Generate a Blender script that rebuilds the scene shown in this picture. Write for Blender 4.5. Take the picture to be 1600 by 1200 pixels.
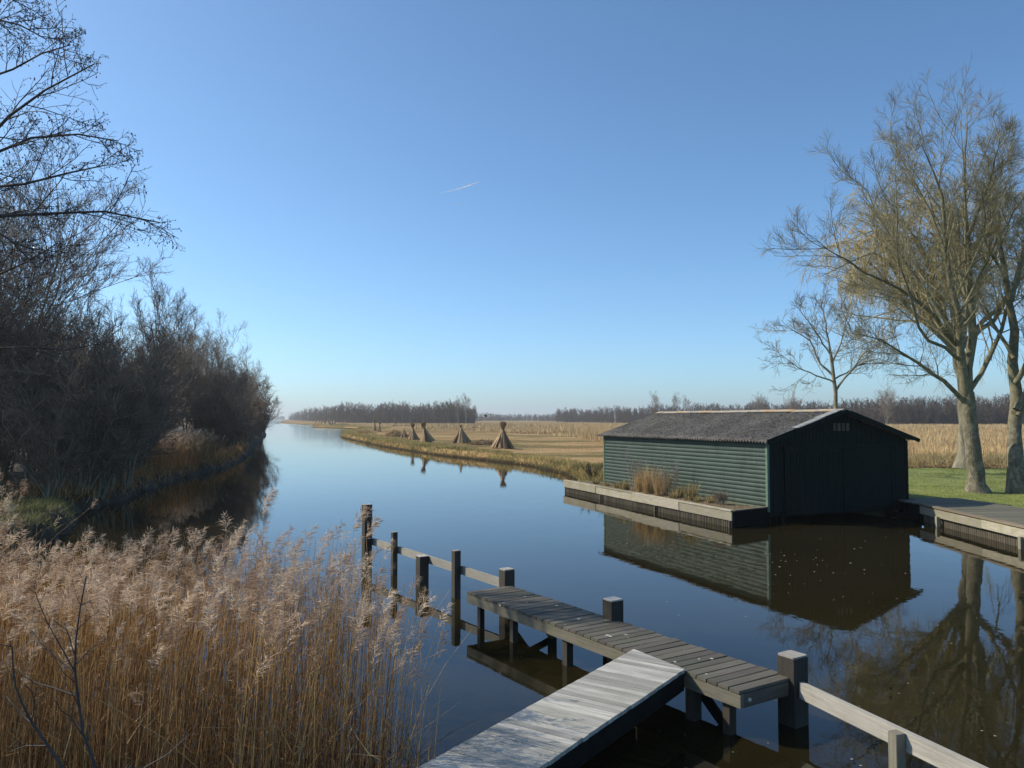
import bpy, math, random
import numpy as np
from mathutils import Vector
random.seed(7)
RNG = np.random.default_rng(11)
SC = bpy.context.scene
for o in list(bpy.data.objects): bpy.data.objects.remove(o)
R = math.radians

# ---------------------------------------------------------------- camera
H = 3.2; F = 1244.0; PITCH = math.atan(54/F)
cd = bpy.data.cameras.new('camera'); cam = bpy.data.objects.new('camera', cd)
SC.collection.objects.link(cam)
cd.sensor_width = 36.0; cd.lens = F/1600*36.0; cd.clip_start = .1; cd.clip_end = 30000
cam.location = (0, 0, H); cam.rotation_euler = (math.pi/2+PITCH, 0, 0)
SC.camera = cam
# ---------------------------------------------------------------- light
SUN_EL = R(38); SD = Vector((-.97, .23, 0)).normalized()
w = bpy.data.worlds.new('World'); SC.world = w; w.use_nodes = True
nt = w.node_tree; sk = nt.nodes.new('ShaderNodeTexSky'); sk.sky_type = 'NISHITA'; sk.sun_disc = False
sk.sun_elevation = SUN_EL; sk.sun_rotation = math.atan2(SD.x, SD.y)
sk.altitude = 0; sk.air_density = .7; sk.dust_density = .9; sk.ozone_density = 3.6
wb = nt.nodes.new('ShaderNodeMix'); wb.data_type = 'RGBA'; wb.blend_type = 'MULTIPLY'; wb.inputs[0].default_value = 1   # the photo's cool white balance
wb.inputs[7].default_value = (.95, 1.22, 1.27, 1)
nt.links.new(sk.outputs[0], wb.inputs[6]); nt.links.new(wb.outputs[2], nt.nodes['Background'].inputs[0]); nt.nodes['Background'].inputs[1].default_value = .14
sl = bpy.data.lights.new('sun', 'SUN'); sl.energy = 5; sl.angle = R(.5); sl.color = (1, .91, .74)
so = bpy.data.objects.new('sun', sl); SC.collection.objects.link(so)
sdir = Vector((SD.x*math.cos(SUN_EL), SD.y*math.cos(SUN_EL), math.sin(SUN_EL)))
so.rotation_euler = sdir.to_track_quat('Z', 'Y').to_euler()
SC.view_settings.view_transform = 'Standard'; SC.view_settings.look = 'None'
SC.view_settings.exposure = .1; SC.view_settings.gamma = 1
SC.render.engine = 'CYCLES'

# ---------------------------------------------------------------- helpers
cp, sp_ = math.cos(PITCH), math.sin(PITCH)
def ray(px, py):
    x = (px-800)/F; y = (600-py)/F
    return Vector((x, cp - y*sp_, sp_ + y*cp))
def P(px, py, z):
    r = ray(px, py); t = (z-H)/r.z
    return Vector((r.x*t, r.y*t, z))
def D(px, py, d):
    r = ray(px, py); t = d/r.y
    return Vector((r.x*t, d, H + r.z*t))

def obj(name, me, parent=None):
    o = bpy.data.objects.new(name, me); SC.collection.objects.link(o)
    if parent is not None: o.parent = parent
    return o
def tag(o, label=None, cat=None, group=None, kind=None):
    if label: o['label'] = label
    if cat: o['category'] = cat
    if group: o['group'] = group
    if kind: o['kind'] = kind
    return o
def empty(name, loc=(0, 0, 0), rz=0):
    o = obj(name, None); o.location = loc; o.rotation_euler = (0, 0, rz); o.empty_display_size = .2
    return o
def copy_tree(o, parent=None):
    c = o.copy(); SC.collection.objects.link(c)
    c.parent = parent
    for ch in list(o.children): copy_tree(ch, c)
    return c

def build(name, V, faces, mat, parent=None, tint=None, smooth=False, uv=None, org=None):
    """V (n,3); faces = list of int arrays (m,k); tint per vertex; uv per vertex"""
    V = np.asarray(V, dtype=np.float32).reshape(-1, 3)
    if org is not None: V = V - np.asarray(org, dtype=np.float32)
    me = bpy.data.meshes.new(name)
    me.vertices.add(len(V)); me.vertices.foreach_set('co', V.ravel())
    faces = [np.asarray(f, dtype=np.int32) for f in faces if len(f)]
    nl = sum(f.size for f in faces); npoly = sum(len(f) for f in faces)
    me.loops.add(nl); me.polygons.add(npoly)
    li = np.concatenate([f.ravel() for f in faces])
    me.loops.foreach_set('vertex_index', li)
    tot = np.concatenate([np.full(len(f), f.shape[1], dtype=np.int32) for f in faces])
    st = np.concatenate([[0], np.cumsum(tot)[:-1]]).astype(np.int32)
    me.polygons.foreach_set('loop_start', st)
    try: me.polygons.foreach_set('loop_total', tot)
    except Exception: pass
    if smooth: me.polygons.foreach_set('use_smooth', np.ones(npoly, dtype=bool))
    if tint is not None:
        a = me.attributes.new('tint', 'FLOAT', 'POINT'); a.data.foreach_set('value', np.asarray(tint, dtype=np.float32))
    if uv is not None:
        u = me.uv_layers.new(name='UVMap'); u.data.foreach_set('uv', np.asarray(uv, dtype=np.float32)[li].ravel())
    me.update(calc_edges=True); me.validate()
    for m in (mat if isinstance(mat, (list, tuple)) else [mat]): me.materials.append(m)
    o = obj(name, me, parent)
    if org is not None and parent is None: o.location = org
    return o

class MB:
    """collects boxes with uv (u along the length, in metres) and a tint per box"""
    def __init__(s): s.v = []; s.f = []; s.uv = []; s.t = []; s.n = 0
    def add(s, vs, fs, uvs=None, t=None):
        k = s.n; s.v += [tuple(v) for v in vs]; s.n += len(vs)
        s.f += [tuple(i+k for i in f) for f in fs]
        s.uv += uvs if uvs else [(v[0], v[2]) for v in vs]
        s.t += [random.random() if t is None else t]*len(vs)
    def box(s, c, ax, ay, az, t=None, bev=0.0):
        """c centre; ax, ay, az full-size vectors, ax the long one"""
        c = Vector(c); ax, ay, az = Vector(ax), Vector(ay), Vector(az)
        L, W, T = ax.length, ay.length, az.length
        b = bev; r1 = random.random()*40; r2 = random.random()*40
        vs = []; uvs = []
        faces = []
        # six separate faces for clean uv, edges nudged for wear
        dirs = [(ax, ay, az), (ax, -az, ay), (ax, -ay, -az), (ax, az, -ay)]
        k = 0
        for (a, p, q) in dirs:
            for (i, j) in ((-1, -1), (1, -1), (1, 1), (-1, 1)):
                vs.append(c + a*.5*i + p*.5*j*(1-b) + q*.5); uvs.append((r1+i*L/2, r2+k*.7+j*p.length/2))
            faces.append((k*4, k*4+1, k*4+2, k*4+3)); k += 1
        if b:
            for q in range(4):
                n = (q+1) % 4
                # bevel strip between face q and the next face
                faces.append((q*4+3, q*4+2, n*4+1, n*4+0))
        e1 = [vs[4*q+i] for q in range(4) for i in (1, 2)]; e0 = [vs[4*q+i] for q in range(4) for i in (0, 3)]
        base = len(vs)
        order = [0, 1, 2, 3, 4, 5, 6, 7]
        vs += e1; uvs += [(r1+(v-c).dot(ay.normalized()), r2+9+(v-c).dot(az.normalized())) for v in e1]
        vs += e0; uvs += [(r1+(v-c).dot(ay.normalized()), r2+9+(v-c).dot(az.normalized())) for v in e0]
        faces.append(tuple(base+i for i in order)); faces.append(tuple(base+8+i for i in reversed(order)))
        s.add(vs, faces, uvs, t)
    def bar(s, a, b, w, h, t=None, up=(0, 0, 1), bev=0.0):
        a, b = Vector(a), Vector(b); d = b-a; up = Vector(up)
        side = d.cross(up)
        if side.length < 1e-5: side = Vector((1, 0, 0))
        side.normalize(); u2 = side.cross(d).normalized()
        s.box((a+b)/2, d, side*w, u2*h, t, bev)
    def post(s, x, y, z0, z1, w, axx, t=None, bev=.1, lean=(0, 0)):
        a = Vector((x, y, z0)); b = Vector((x+lean[0], y+lean[1], z1)); d = b-a
        ax = Vector((axx[0], axx[1], 0)).normalized()
        ay = Vector((-ax.y, ax.x, 0))
        s.box((a+b)/2, d, ax*w, ay*w, t, bev)
    def build(s, name, mat, parent=None, **k):
        me = bpy.data.meshes.new(name); me.from_pydata(s.v, [], s.f)
        a = me.attributes.new('tint', 'FLOAT', 'POINT'); a.data.foreach_set('value', s.t)
        u = me.uv_layers.new(name='UVMap')
        li = np.zeros(len(me.loops), dtype=np.int32); me.loops.foreach_get('vertex_index', li)
        u.data.foreach_set('uv', np.array(s.uv, dtype=np.float32)[li].ravel())
        me.materials.append(mat); me.update()
        o = obj(name, me, parent)
        if parent is not None: o.matrix_parent_inverse = parent.matrix_basis.inverted() if False else o.matrix_parent_inverse
        return o

def sn(x, y, s=1.0, seed=0.0):
    """cheap smooth pseudo noise about -1..1"""
    x = np.asarray(x)*s; y = np.asarray(y)*s
    return (np.sin(x*1.0+1.3*np.sin(y*1.7+seed)+seed)+np.sin(y*1.3+1.7*np.sin(x*.9+seed*2)+.5)
            + .6*np.sin(x*2.3-y*1.9+seed*3)+.5*np.sin(x*4.1+y*3.7+seed))/3.1

# ---------------------------------------------------------------- materials
def nodes(name):
    m = bpy.data.materials.new(name); m.use_nodes = True
    n = m.node_tree.nodes; l = m.node_tree.links
    return m, n, l, n['Principled BSDF']
def ramp(n, cols):
    r = n.new('ShaderNodeValToRGB'); e = r.color_ramp.elements
    e[0].position = cols[0][0]; e[0].color = (*cols[0][1], 1); e[1].position = cols[-1][0]; e[1].color = (*cols[-1][1], 1)
    for p, c in cols[1:-1]:
        x = e.new(p); x.color = (*c, 1)
    return r
def noise(n, l, vec, scale, detail=4, rough=.55, mapscale=None, dist=0):
    t = n.new('ShaderNodeTexNoise'); t.inputs['Scale'].default_value = scale; t.inputs['Detail'].default_value = detail
    t.inputs['Roughness'].default_value = rough; t.inputs['Distortion'].default_value = dist
    if mapscale:
        mp = n.new('ShaderNodeMapping'); mp.inputs['Scale'].default_value = mapscale
        l.new(vec, mp.inputs[0]); vec = mp.outputs[0]
    l.new(vec, t.inputs['Vector']); return t
def mix(n, l, a, b, fac, mode='MIX'):
    m = n.new('ShaderNodeMix'); m.data_type = 'RGBA'; m.blend_type = mode
    for s, v in ((6, a), (7, b), (0, fac)):
        if hasattr(v, 'is_output'): l.new(v, m.inputs[s])
        else: m.inputs[s].default_value = v if s == 0 else (*v, 1)
    return m.outputs[2]
def math_(n, l, op, a, b=None, clamp=False):
    m = n.new('ShaderNodeMath'); m.operation = op; m.use_clamp = clamp
    for i, v in enumerate((a, b)):
        if v is None: continue
        if hasattr(v, 'is_output'): l.new(v, m.inputs[i])
        else: m.inputs[i].default_value = v
    return m.outputs[0]
def bump(n, l, bs, h, strength, dist):
    b = n.new('ShaderNodeBump'); b.inputs['Strength'].default_value = strength; b.inputs['Distance'].default_value = dist
    l.new(h, b.inputs['Height']); l.new(b.outputs[0], bs.inputs['Normal']); return b

def wood(name, dark, light, stain=None, groove=0, rough=.8, spots=False, stainamt=.5):
    m, n, l, bs = nodes(name)
    tc = n.new('ShaderNodeTexCoord'); uv = tc.outputs['UV']; ob = tc.outputs['Object']
    at = n.new('ShaderNodeAttribute'); at.attribute_name = 'tint'
    g = noise(n, l, uv, 1, 8, .65, (2.5, 38, 1), .3)
    g2 = noise(n, l, uv, 1, 3, .5, (1.2, 5, 1))
    r = ramp(n, [(.25, dark), (.75, light)]); l.new(g.outputs[0], r.inputs[0])
    c = mix(n, l, r.outputs[0], tuple(x*.55 for x in dark), math_(n, l, 'MULTIPLY', g2.outputs[0], .5))
    v = n.new('ShaderNodeMapRange'); v.inputs[3].default_value = .68; v.inputs[4].default_value = 1.25
    l.new(at.outputs['Fac'], v.inputs[0])
    cc = n.new('ShaderNodeCombineColor')
    for i in range(3): l.new(v.outputs[0], cc.inputs[i])
    c = mix(n, l, c, cc.outputs[0], 1.0, 'MULTIPLY')
    if stain:
        s = noise(n, l, ob, 2.3, 5, .6); sr = ramp(n, [(.45, (0, 0, 0)), (.68, (1, 1, 1))]); l.new(s.outputs[0], sr.inputs[0])
        c = mix(n, l, c, stain, math_(n, l, 'MULTIPLY', sr.outputs[0], stainamt))
    if spots:
        vo = n.new('ShaderNodeTexVoronoi'); vo.inputs['Scale'].default_value = 4.6; l.new(ob, vo.inputs['Vector'])
        wb = noise(n, l, ob, 30, 3)
        dd = math_(n, l, 'ADD', vo.outputs['Distance'], math_(n, l, 'MULTIPLY', wb.outputs[0], .14))
        sr = ramp(n, [(.15, (1, 1, 1)), (.185, (0, 0, 0))]); l.new(dd, sr.inputs[0])
        c = mix(n, l, c, (.62, .6, .54), math_(n, l, 'MULTIPLY', sr.outputs[0], .85))
    l.new(c, bs.inputs['Base Color']); bs.inputs['Roughness'].default_value = rough
    h = g.outputs[0]
    if groove:
        wv = n.new('ShaderNodeTexWave'); wv.bands_direction = 'Y'; wv.inputs['Scale'].default_value = groove
        l.new(uv, wv.inputs['Vector']); h = math_(n, l, 'ADD', h, math_(n, l, 'MULTIPLY', wv.outputs['Fac'], .8))
    bump(n, l, bs, h, .6, .006)
    return m

def plain(name, c0, c1, scale=3, rough=.85, bs_=.4, bd=.01, mapscale=None, coord='Object', use_tint=False, detail=6, spec=.5, tr=0):
    m, n, l, bs = nodes(name)
    tc = n.new('ShaderNodeTexCoord')
    t = noise(n, l, tc.outputs[coord], scale, detail, .6, mapscale)
    r = ramp(n, [(.3, c0), (.7, c1)])
    if use_tint:
        at = n.new('ShaderNodeAttribute'); at.attribute_name = 'tint'
        f = math_(n, l, 'ADD', math_(n, l, 'MULTIPLY', at.outputs['Fac'], .75), math_(n, l, 'MULTIPLY', t.outputs[0], .3))
        l.new(f, r.inputs[0])
    else: l.new(t.outputs[0], r.inputs[0])
    l.new(r.outputs[0], bs.inputs['Base Color']); bs.inputs['Roughness'].default_value = rough
    bs.inputs['Specular IOR Level'].default_value = spec
    if bs_: bump(n, l, bs, t.outputs[0], bs_, bd)
    if tr:
        tb = n.new('ShaderNodeBsdfTranslucent'); l.new(r.outputs[0], tb.inputs[0])
        ms = n.new('ShaderNodeMixShader'); ms.inputs[0].default_value = tr
        l.new(bs.outputs[0], ms.inputs[1]); l.new(tb.outputs[0], ms.inputs[2]); l.new(ms.outputs[0], n['Material Output'].inputs[0])
    return m

M = {}
M['jetty'] = wood('jetty_wood', (.06, .050, .039), (.165, .145, .118), (.07, .085, .04), rough=.85, spots=True, stainamt=.35)
M['fascia'] = wood('fascia_wood', (.12, .105, .08), (.30, .27, .21), (.12, .13, .05), stainamt=.4)
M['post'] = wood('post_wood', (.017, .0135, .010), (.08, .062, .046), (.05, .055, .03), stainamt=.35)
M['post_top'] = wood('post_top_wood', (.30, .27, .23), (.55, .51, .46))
M['rail'] = wood('rail_wood', (.23, .21, .18), (.47, .44, .385), (.22, .20, .16), stainamt=.4)
M['gang'] = wood('gangway_wood', (.25, .235, .205), (.64, .61, .55), (.22, .21, .16), groove=11, rough=.7, stainamt=.45)
M['quay'] = wood('quay_wood', (.22, .19, .14), (.52, .47, .38), (.22, .21, .09), stainamt=.6)
M['pile'] = wood('pile_wood', (.035, .028, .02), (.17, .135, .09), (.05, .055, .025), stainamt=.5)
M['board'] = wood('boardwalk_wood', (.10, .09, .065), (.20, .18, .13), (.09, .10, .05), stainamt=.5)
M['coping'] = wood('coping_wood', (.16, .12, .085), (.36, .29, .21), (.16, .15, .06), stainamt=.5)
M['bark'] = plain('bark', (.10, .085, .055), (.27, .24, .17), 5, .9, 1, .03, (1, 1, .45))
m, n, l, bs = nodes('bark_main')      # pale mottled lower trunk, olive algae-covered limbs
tc = n.new('ShaderNodeTexCoord'); a = noise(n, l, tc.outputs['Object'], 6.5, 9, .72, (1, 1, .6), .6); b = noise(n, l, tc.outputs['Object'], 1.1, 4, .6)
r = ramp(n, [(.33, (.045, .038, .022)), (.5, (.15, .13, .085)), (.68, (.30, .27, .20))]); l.new(a.outputs[0], r.inputs[0])
r2 = ramp(n, [(.3, (.075, .066, .034)), (.7, (.26, .23, .135))]); l.new(a.outputs[0], r2.inputs[0])
sz = n.new('ShaderNodeSeparateXYZ'); l.new(tc.outputs['Object'], sz.inputs[0])
mr = n.new('ShaderNodeMapRange'); mr.inputs[1].default_value = 2.6; mr.inputs[2].default_value = 5.6
l.new(math_(n, l, 'ADD', sz.outputs[2], math_(n, l, 'MULTIPLY', b.outputs[0], 1.4)), mr.inputs[0])
l.new(mix(n, l, r.outputs[0], r2.outputs[0], mr.outputs[0]), bs.inputs['Base Color']); bs.inputs['Roughness'].default_value = .9; bump(n, l, bs, a.outputs[0], 1, .04)
M['bark_main'] = m
M['bark_young'] = plain('bark_young', (.13, .11, .075), (.34, .30, .22), 5, .9, 1, .02, (1, 1, .45))
M['twig_olive'] = plain('twig_olive', (.15, .125, .065), (.36, .31, .17), 3, .85, 0)
M['twig_grey'] = plain('twig_grey', (.13, .098, .07), (.33, .26, .195), 2, .85, 0)
M['twig_red'] = plain('twig_red', (.12, .08, .052), (.29, .205, .14), 2, .85, 0)
M['twig_pale'] = plain('twig_pale', (.17, .145, .11), (.36, .31, .25), 2, .85, 0)
M['twig_dark'] = plain('twig_dark', (.035, .026, .022), (.085, .065, .055), 4, .8, 0)
M['willow'] = plain('willow_twig', (.27, .20, .075), (.46, .36, .15), 2, .8, 0)
M['farwood'] = plain('farwood', (.055, .040, .028), (.16, .115, .078), 1.2, .95, 0, use_tint=True)
M['reed'] = plain('reed_stem', (.22, .085, .020), (.66, .41, .16), 6, .6, 0, use_tint=True, tr=.2)
M['plume'] = plain('reed_plume', (.34, .215, .135), (.72, .56, .41), 9, .9, 0, use_tint=True, spec=.1, tr=.35)
M['straw'] = plain('straw', (.27, .17, .075), (.62, .45, .23), 6, .8, 0, use_tint=True, tr=.15)
M['sheaf'] = plain('sheaf_reed', (.16, .09, .045), (.46, .32, .18), 6, .8, 0, use_tint=True)
M['drygrass'] = plain('dry_grass', (.13, .11, .03), (.50, .38, .19), 2, .8, 0, use_tint=True, tr=.2)
M['bankgrass'] = plain('bank_grass', (.12, .115, .03), (.44, .34, .13), .8, .8, 0, use_tint=True, tr=.2)
M['lawnblade'] = plain('lawn_blade', (.11, .145, .022), (.30, .32, .07), .7, .7, 0, use_tint=True, tr=.25)
M['soil'] = plain('soil', (.05, .035, .02), (.20, .14, .09), 14, .95, 1, .03)
M['dark_green_shade'] = plain('dark_green_shade_paint', (.004, .0085, .007), (.011, .018, .0155), 4, .8, .2, .004, (8, 8, .6), spec=.12)  # dark green paint, darkened further so the front's shade is in the colour
M['trim_green'] = plain('trim_green_paint', (.06, .12, .08), (.13, .20, .13), 6, .6, .2, .004)
M['under'] = plain('shaded_timber', (.004, .0035, .003), (.012, .010, .008), 6, .9, .3, .01, spec=.15)  # near-black colour carries the shade of undersides and faces turned from the sun
M['white'] = plain('white_paint', (.5, .5, .48), (.75, .75, .73), 6, .7, 0)
M['vapour'] = plain('vapour', (.9, .9, .9), (.95, .95, .95), 6, 1, 0, tr=.7)
M['black'] = plain('black_feather', (.008, .008, .009), (.02, .02, .022), 6, .7, 0)
M['fleck'] = plain('fleck', (.22, .20, .15), (.48, .45, .38), 6, .7, 0)
M['bargesheet'] = plain('bargesheet', (.14, .14, .135), (.34, .34, .33), 7, .6, .3, .004)
M['rope'] = plain('twine', (.10, .05, .02), (.2, .12, .06), 20, .9, 0)
M['catkin'] = plain('catkin', (.045, .028, .024), (.13, .08, .065), 20, .9, 0)

# green weatherboard paint: faded, streaked
m, n, l, bs = nodes('weatherboard_paint')
tc = n.new('ShaderNodeTexCoord')
a = noise(n, l, tc.outputs['Object'], 1, 6, .6, (1.2, 1.2, 5)); b = noise(n, l, tc.outputs['Object'], 14, 4, .6, (1, 1, .25))
r = ramp(n, [(.3, (.030, .055, .050)), (.55, (.044, .073, .065)), (.8, (.078, .108, .094))]); l.new(a.outputs[0], r.inputs[0])
c = mix(n, l, r.outputs[0], (.10, .14, .10), math_(n, l, 'MULTIPLY', b.outputs[0], .35))
d_ = noise(n, l, tc.outputs['Object'], 1, 5, .65, (3, 3, .8)); dr = ramp(n, [(.52, (0, 0, 0)), (.66, (1, 1, 1))]); l.new(d_.outputs[0], dr.inputs[0])
c = mix(n, l, c, (.030, .048, .036), math_(n, l, 'MULTIPLY', dr.outputs[0], .55))
sz = n.new('ShaderNodeSeparateXYZ'); l.new(tc.outputs['Object'], sz.inputs[0]); al_ = n.new('ShaderNodeMapRange'); al_.inputs[1].default_value = .95; al_.inputs[2].default_value = .4
l.new(math_(n, l, 'ADD', sz.outputs[2], math_(n, l, 'MULTIPLY', a.outputs[0], .5)), al_.inputs[0])
c = mix(n, l, c, (.075, .085, .045), math_(n, l, 'MULTIPLY', al_.outputs[0], .6))
l.new(c, bs.inputs['Base Color']); bs.inputs['Roughness'].default_value = .65; bump(n, l, bs, b.outputs[0], .3, .004)
M['weather'] = m
# corrugated fibre cement: dark grey with moss and lichen
m, n, l, bs = nodes('corrugated_sheet')
tc = n.new('ShaderNodeTexCoord')
a = noise(n, l, tc.outputs['Object'], .9, 7, .65); b = noise(n, l, tc.outputs['Object'], 11, 6, .7)
r = ramp(n, [(.3, (.085, .076, .070)), (.7, (.19, .172, .158))]); l.new(a.outputs[0], r.inputs[0])
mo = ramp(n, [(.50, (0, 0, 0)), (.60, (1, 1, 1))]); l.new(b.outputs[0], mo.inputs[0])
c = mix(n, l, r.outputs[0], (.035, .034, .026), mo.outputs[0])
b2 = noise(n, l, tc.outputs['Object'], 23, 4, .7); m2 = ramp(n, [(.63, (0, 0, 0)), (.68, (1, 1, 1))]); l.new(b2.outputs[0], m2.inputs[0])
c = mix(n, l, c, (.22, .19, .14), math_(n, l, 'MULTIPLY', m2.outputs[0], .8))
l.new(c, bs.inputs['Base Color']); bs.inputs['Roughness'].default_value = .95; bump(n, l, bs, b.outputs[0], 1, .04)
M['roof'] = m
m, n, l, bs = nodes('ridge_cap_lichen')
tc = n.new('ShaderNodeTexCoord'); a = noise(n, l, tc.outputs['Object'], 1.1, 4, .6)
r = ramp(n, [(.35, (.20, .18, .16)), (.5, (.36, .32, .26)), (.64, (.40, .25, .12)), (.7, (.30, .26, .21))]); l.new(a.outputs[0], r.inputs[0])
l.new(r.outputs[0], bs.inputs['Base Color']); bs.inputs['Roughness'].default_value = .9; bump(n, l, bs, a.outputs[0], 1, .03)
M['ridge'] = m

# ground materials
m, n, l, bs = nodes('mown_meadow')
tc = n.new('ShaderNodeTexCoord'); ob = tc.outputs['Object']
a = noise(n, l, ob, 1, 7, .65, (.025, .09, 1)); b = noise(n, l, ob, 2.2, 8, .7); c2 = noise(n, l, ob, 1, 5, .6, (.05, .13, 1), .5)
r = ramp(n, [(.30, (.17, .085, .034)), (.45, (.33, .195, .082)), (.56, (.46, .305, .145)), (.7, (.26, .18, .068))]); l.new(a.outputs[0], r.inputs[0])
gm = ramp(n, [(.47, (0, 0, 0)), (.58, (1, 1, 1))]); l.new(c2.outputs[0], gm.inputs[0])
c = mix(n, l, r.outputs[0], (.11, .115, .035), math_(n, l, 'MULTIPLY', gm.outputs[0], .75))
c = mix(n, l, c, (.07, .05, .03), math_(n, l, 'MULTIPLY', b.outputs[0], .45))
sz = n.new('ShaderNodeSeparateXYZ'); l.new(ob, sz.inputs[0])      # wet peat along the water's edge
wet = n.new('ShaderNodeMapRange'); wet.inputs[1].default_value = .34; wet.inputs[2].default_value = .16; wet.inputs[3].default_value = 0; wet.inputs[4].default_value = 1
l.new(math_(n, l, 'ADD', sz.outputs[2], math_(n, l, 'MULTIPLY', b.outputs[0], .12)), wet.inputs[0])
c = mix(n, l, c, (.030, .022, .012), wet.outputs[0])
l.new(c, bs.inputs['Base Color']); bs.inputs['Roughness'].default_value = .95; bs.inputs['Specular IOR Level'].default_value = .1
bump(n, l, bs, b.outputs[0], 1, .12); M['meadow'] = m
M['lawn'] = plain('lawn', (.085, .11, .02), (.24, .26, .06), 1.3, .9, .8, .05, detail=9)
M['bank'] = plain('woodland_floor', (.02, .014, .008), (.07, .05, .028), 1.2, .95, 1, .08)
M['moss'] = plain('moss', (.055, .05, .015), (.25, .22, .06), 2.5, .9, 0, .05, use_tint=True)

# water
m, n, l, bs = nodes('canal_water')
geo = n.new('ShaderNodeNewGeometry'); pos = geo.outputs['Position']
bs.inputs['IOR'].default_value = 1.333; bs.inputs['Roughness'].default_value = .015
mk = noise(n, l, pos, .25, 4); mr = ramp(n, [(.3, (.012, .0095, .0035)), (.7, (.020, .016, .006))]); l.new(mk.outputs[0], mr.inputs[0])
l.new(mr.outputs[0], bs.inputs['Base Color'])
n1 = noise(n, l, pos, 1, 3, .5, (1.0, .55, 1)); n2 = noise(n, l, pos, 1, 3, .55, (5.5, 3.5, 1)); n3 = noise(n, l, pos, .03, 3)
sx = n.new('ShaderNodeSeparateXYZ'); l.new(pos, sx.inputs[0])
far = n.new('ShaderNodeMapRange'); far.inputs[1].default_value = 60; far.inputs[2].default_value = 420; far.inputs[3].default_value = .0; far.inputs[4].default_value = 1; l.new(sx.outputs[1], far.inputs[0])
pr = ramp(n, [(.45, (0, 0, 0)), (.6, (1, 1, 1))]); l.new(n3.outputs[0], pr.inputs[0])
amp = math_(n, l, 'ADD', .05, math_(n, l, 'ADD', math_(n, l, 'MULTIPLY', pr.outputs[0], .10), math_(n, l, 'MULTIPLY', far.outputs[0], 1.3)))
hh = math_(n, l, 'MULTIPLY', math_(n, l, 'ADD', n1.outputs[0], math_(n, l, 'MULTIPLY', n2.outputs[0], .28)), amp)
bump(n, l, bs, hh, 1, .045)
M['water'] = m

# ---------------------------------------------------------------- water and land
def quad(name, x0, x1, y0, y1, z, mat):
    return build(name, [(x0, y0, z), (x1, y0, z), (x1, y1, z), (x0, y1, z)], [[(0, 1, 2, 3)]], mat)
tag(quad('water', -3000, 3000, -60, 6000, 0, M['water']), kind='structure')
tag(quad('riverbed', -3000, 3000, -60, 6000, -1.5, M['bank']), kind='structure')

RE = [(0, 12.9), (12, 12.9), (19.3, 13.1), (24.95, 13.4), (26.5, 13.4), (33.9, 9.6), (34.6, 4.3), (36, 3.3), (41.5, 3.3), (46.3, 2.94), (54.5, .96), (60.3, -1.7), (69.8, -6.6), (92.6, -15.3),
      (137, -29.4), (188, -40), (196, -39), (250, -48), (268, -60), (290, -73), (310, -66), (380, -95), (600, -175), (1200, -345), (3000, -850)]
LE = [(0, -3.4), (3, -3.5), (4.6, -4.4), (6, -6.2), (8, -7.6), (12, -9.4), (17, -11.2), (21, -11.9), (24.5, -13.3), (27, -14.8), (31.3, -15.2), (41.5, -17.6), (51, -18.6), (58, -20), (80, -26), (142, -44), (300, -93), (3000, -930)]
def redge(d): return np.interp(d, [p[0] for p in RE], [p[1] for p in RE])
def ledge(d): return np.interp(d, [p[0] for p in LE], [p[1] for p in LE])
def ground_z(x, d):
    x = np.asarray(x, dtype=float); d = np.asarray(d, dtype=float)
    j = .18*sn(d, d*.3, 3.1)+.12*sn(d, d, 9)
    s = np.maximum(x-redge(d)-j*(d > 35), ledge(d)+j*2-x)
    hi = np.where(x > 0, .40, .55)
    z = -.6+(hi+.6)*np.clip((s+.25)/.75, 0, 1)**.6
    z = z+np.clip(s, 0, 1)*(.05*sn(x, d, .9)+.05*sn(x, d, .22, 2))
    ditch = (x > 9)*np.exp(-((d-47.3)/1.9)**4)*1.0*np.clip((x-9)/2, 0, 1)
    return z-ditch
def land(name, side, mats, ratio=1.011, d0=1.0, d1=3000.):
    ds = [d0]
    while ds[-1] < d1: ds.append(ds[-1]+max(.3, ds[-1]*(ratio-1)))
    ds = np.array(ds)
    s = np.concatenate([np.linspace(-.45, 1.2, 14), 1.2+np.cumsum(.35*1.105**np.arange(62))])
    Dm, Sm = np.meshgrid(ds, s, indexing='ij')
    e = redge(Dm) if side > 0 else ledge(Dm)
    sc = 1+Dm/70*(Sm > 1.2)
    X = e+side*(np.where(Sm > 1.2, 1.2+(Sm-1.2)*sc, Sm))
    Z = ground_z(X, Dm)
    V = np.stack([X, Dm, Z], -1).reshape(-1, 3); nr, nc = Dm.shape
    i = np.arange(nr-1)[:, None]*nc+np.arange(nc-1)[None, :]
    q = np.stack([i, i+1, i+1+nc, i+nc] if side > 0 else [i, i+nc, i+nc+1, i+1], -1).reshape(-1, 4)
    o = build(name, V, [q], mats, smooth=True)
    cx = V[q].mean(1)
    mi = ((cx[:, 0] > np.where(cx[:, 1] > 26, 9.0, 11.0)) & (cx[:, 1] < 45.4)).astype(np.int32) if side > 0 else np.zeros(len(q), dtype=np.int32)
    o.data.polygons.foreach_set('material_index', mi)
    return tag(o, kind='structure')
land('ground', 1, [M['meadow'], M['lawn']], d0=2.0)
land('bank', -1, [M['bank']])

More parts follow.
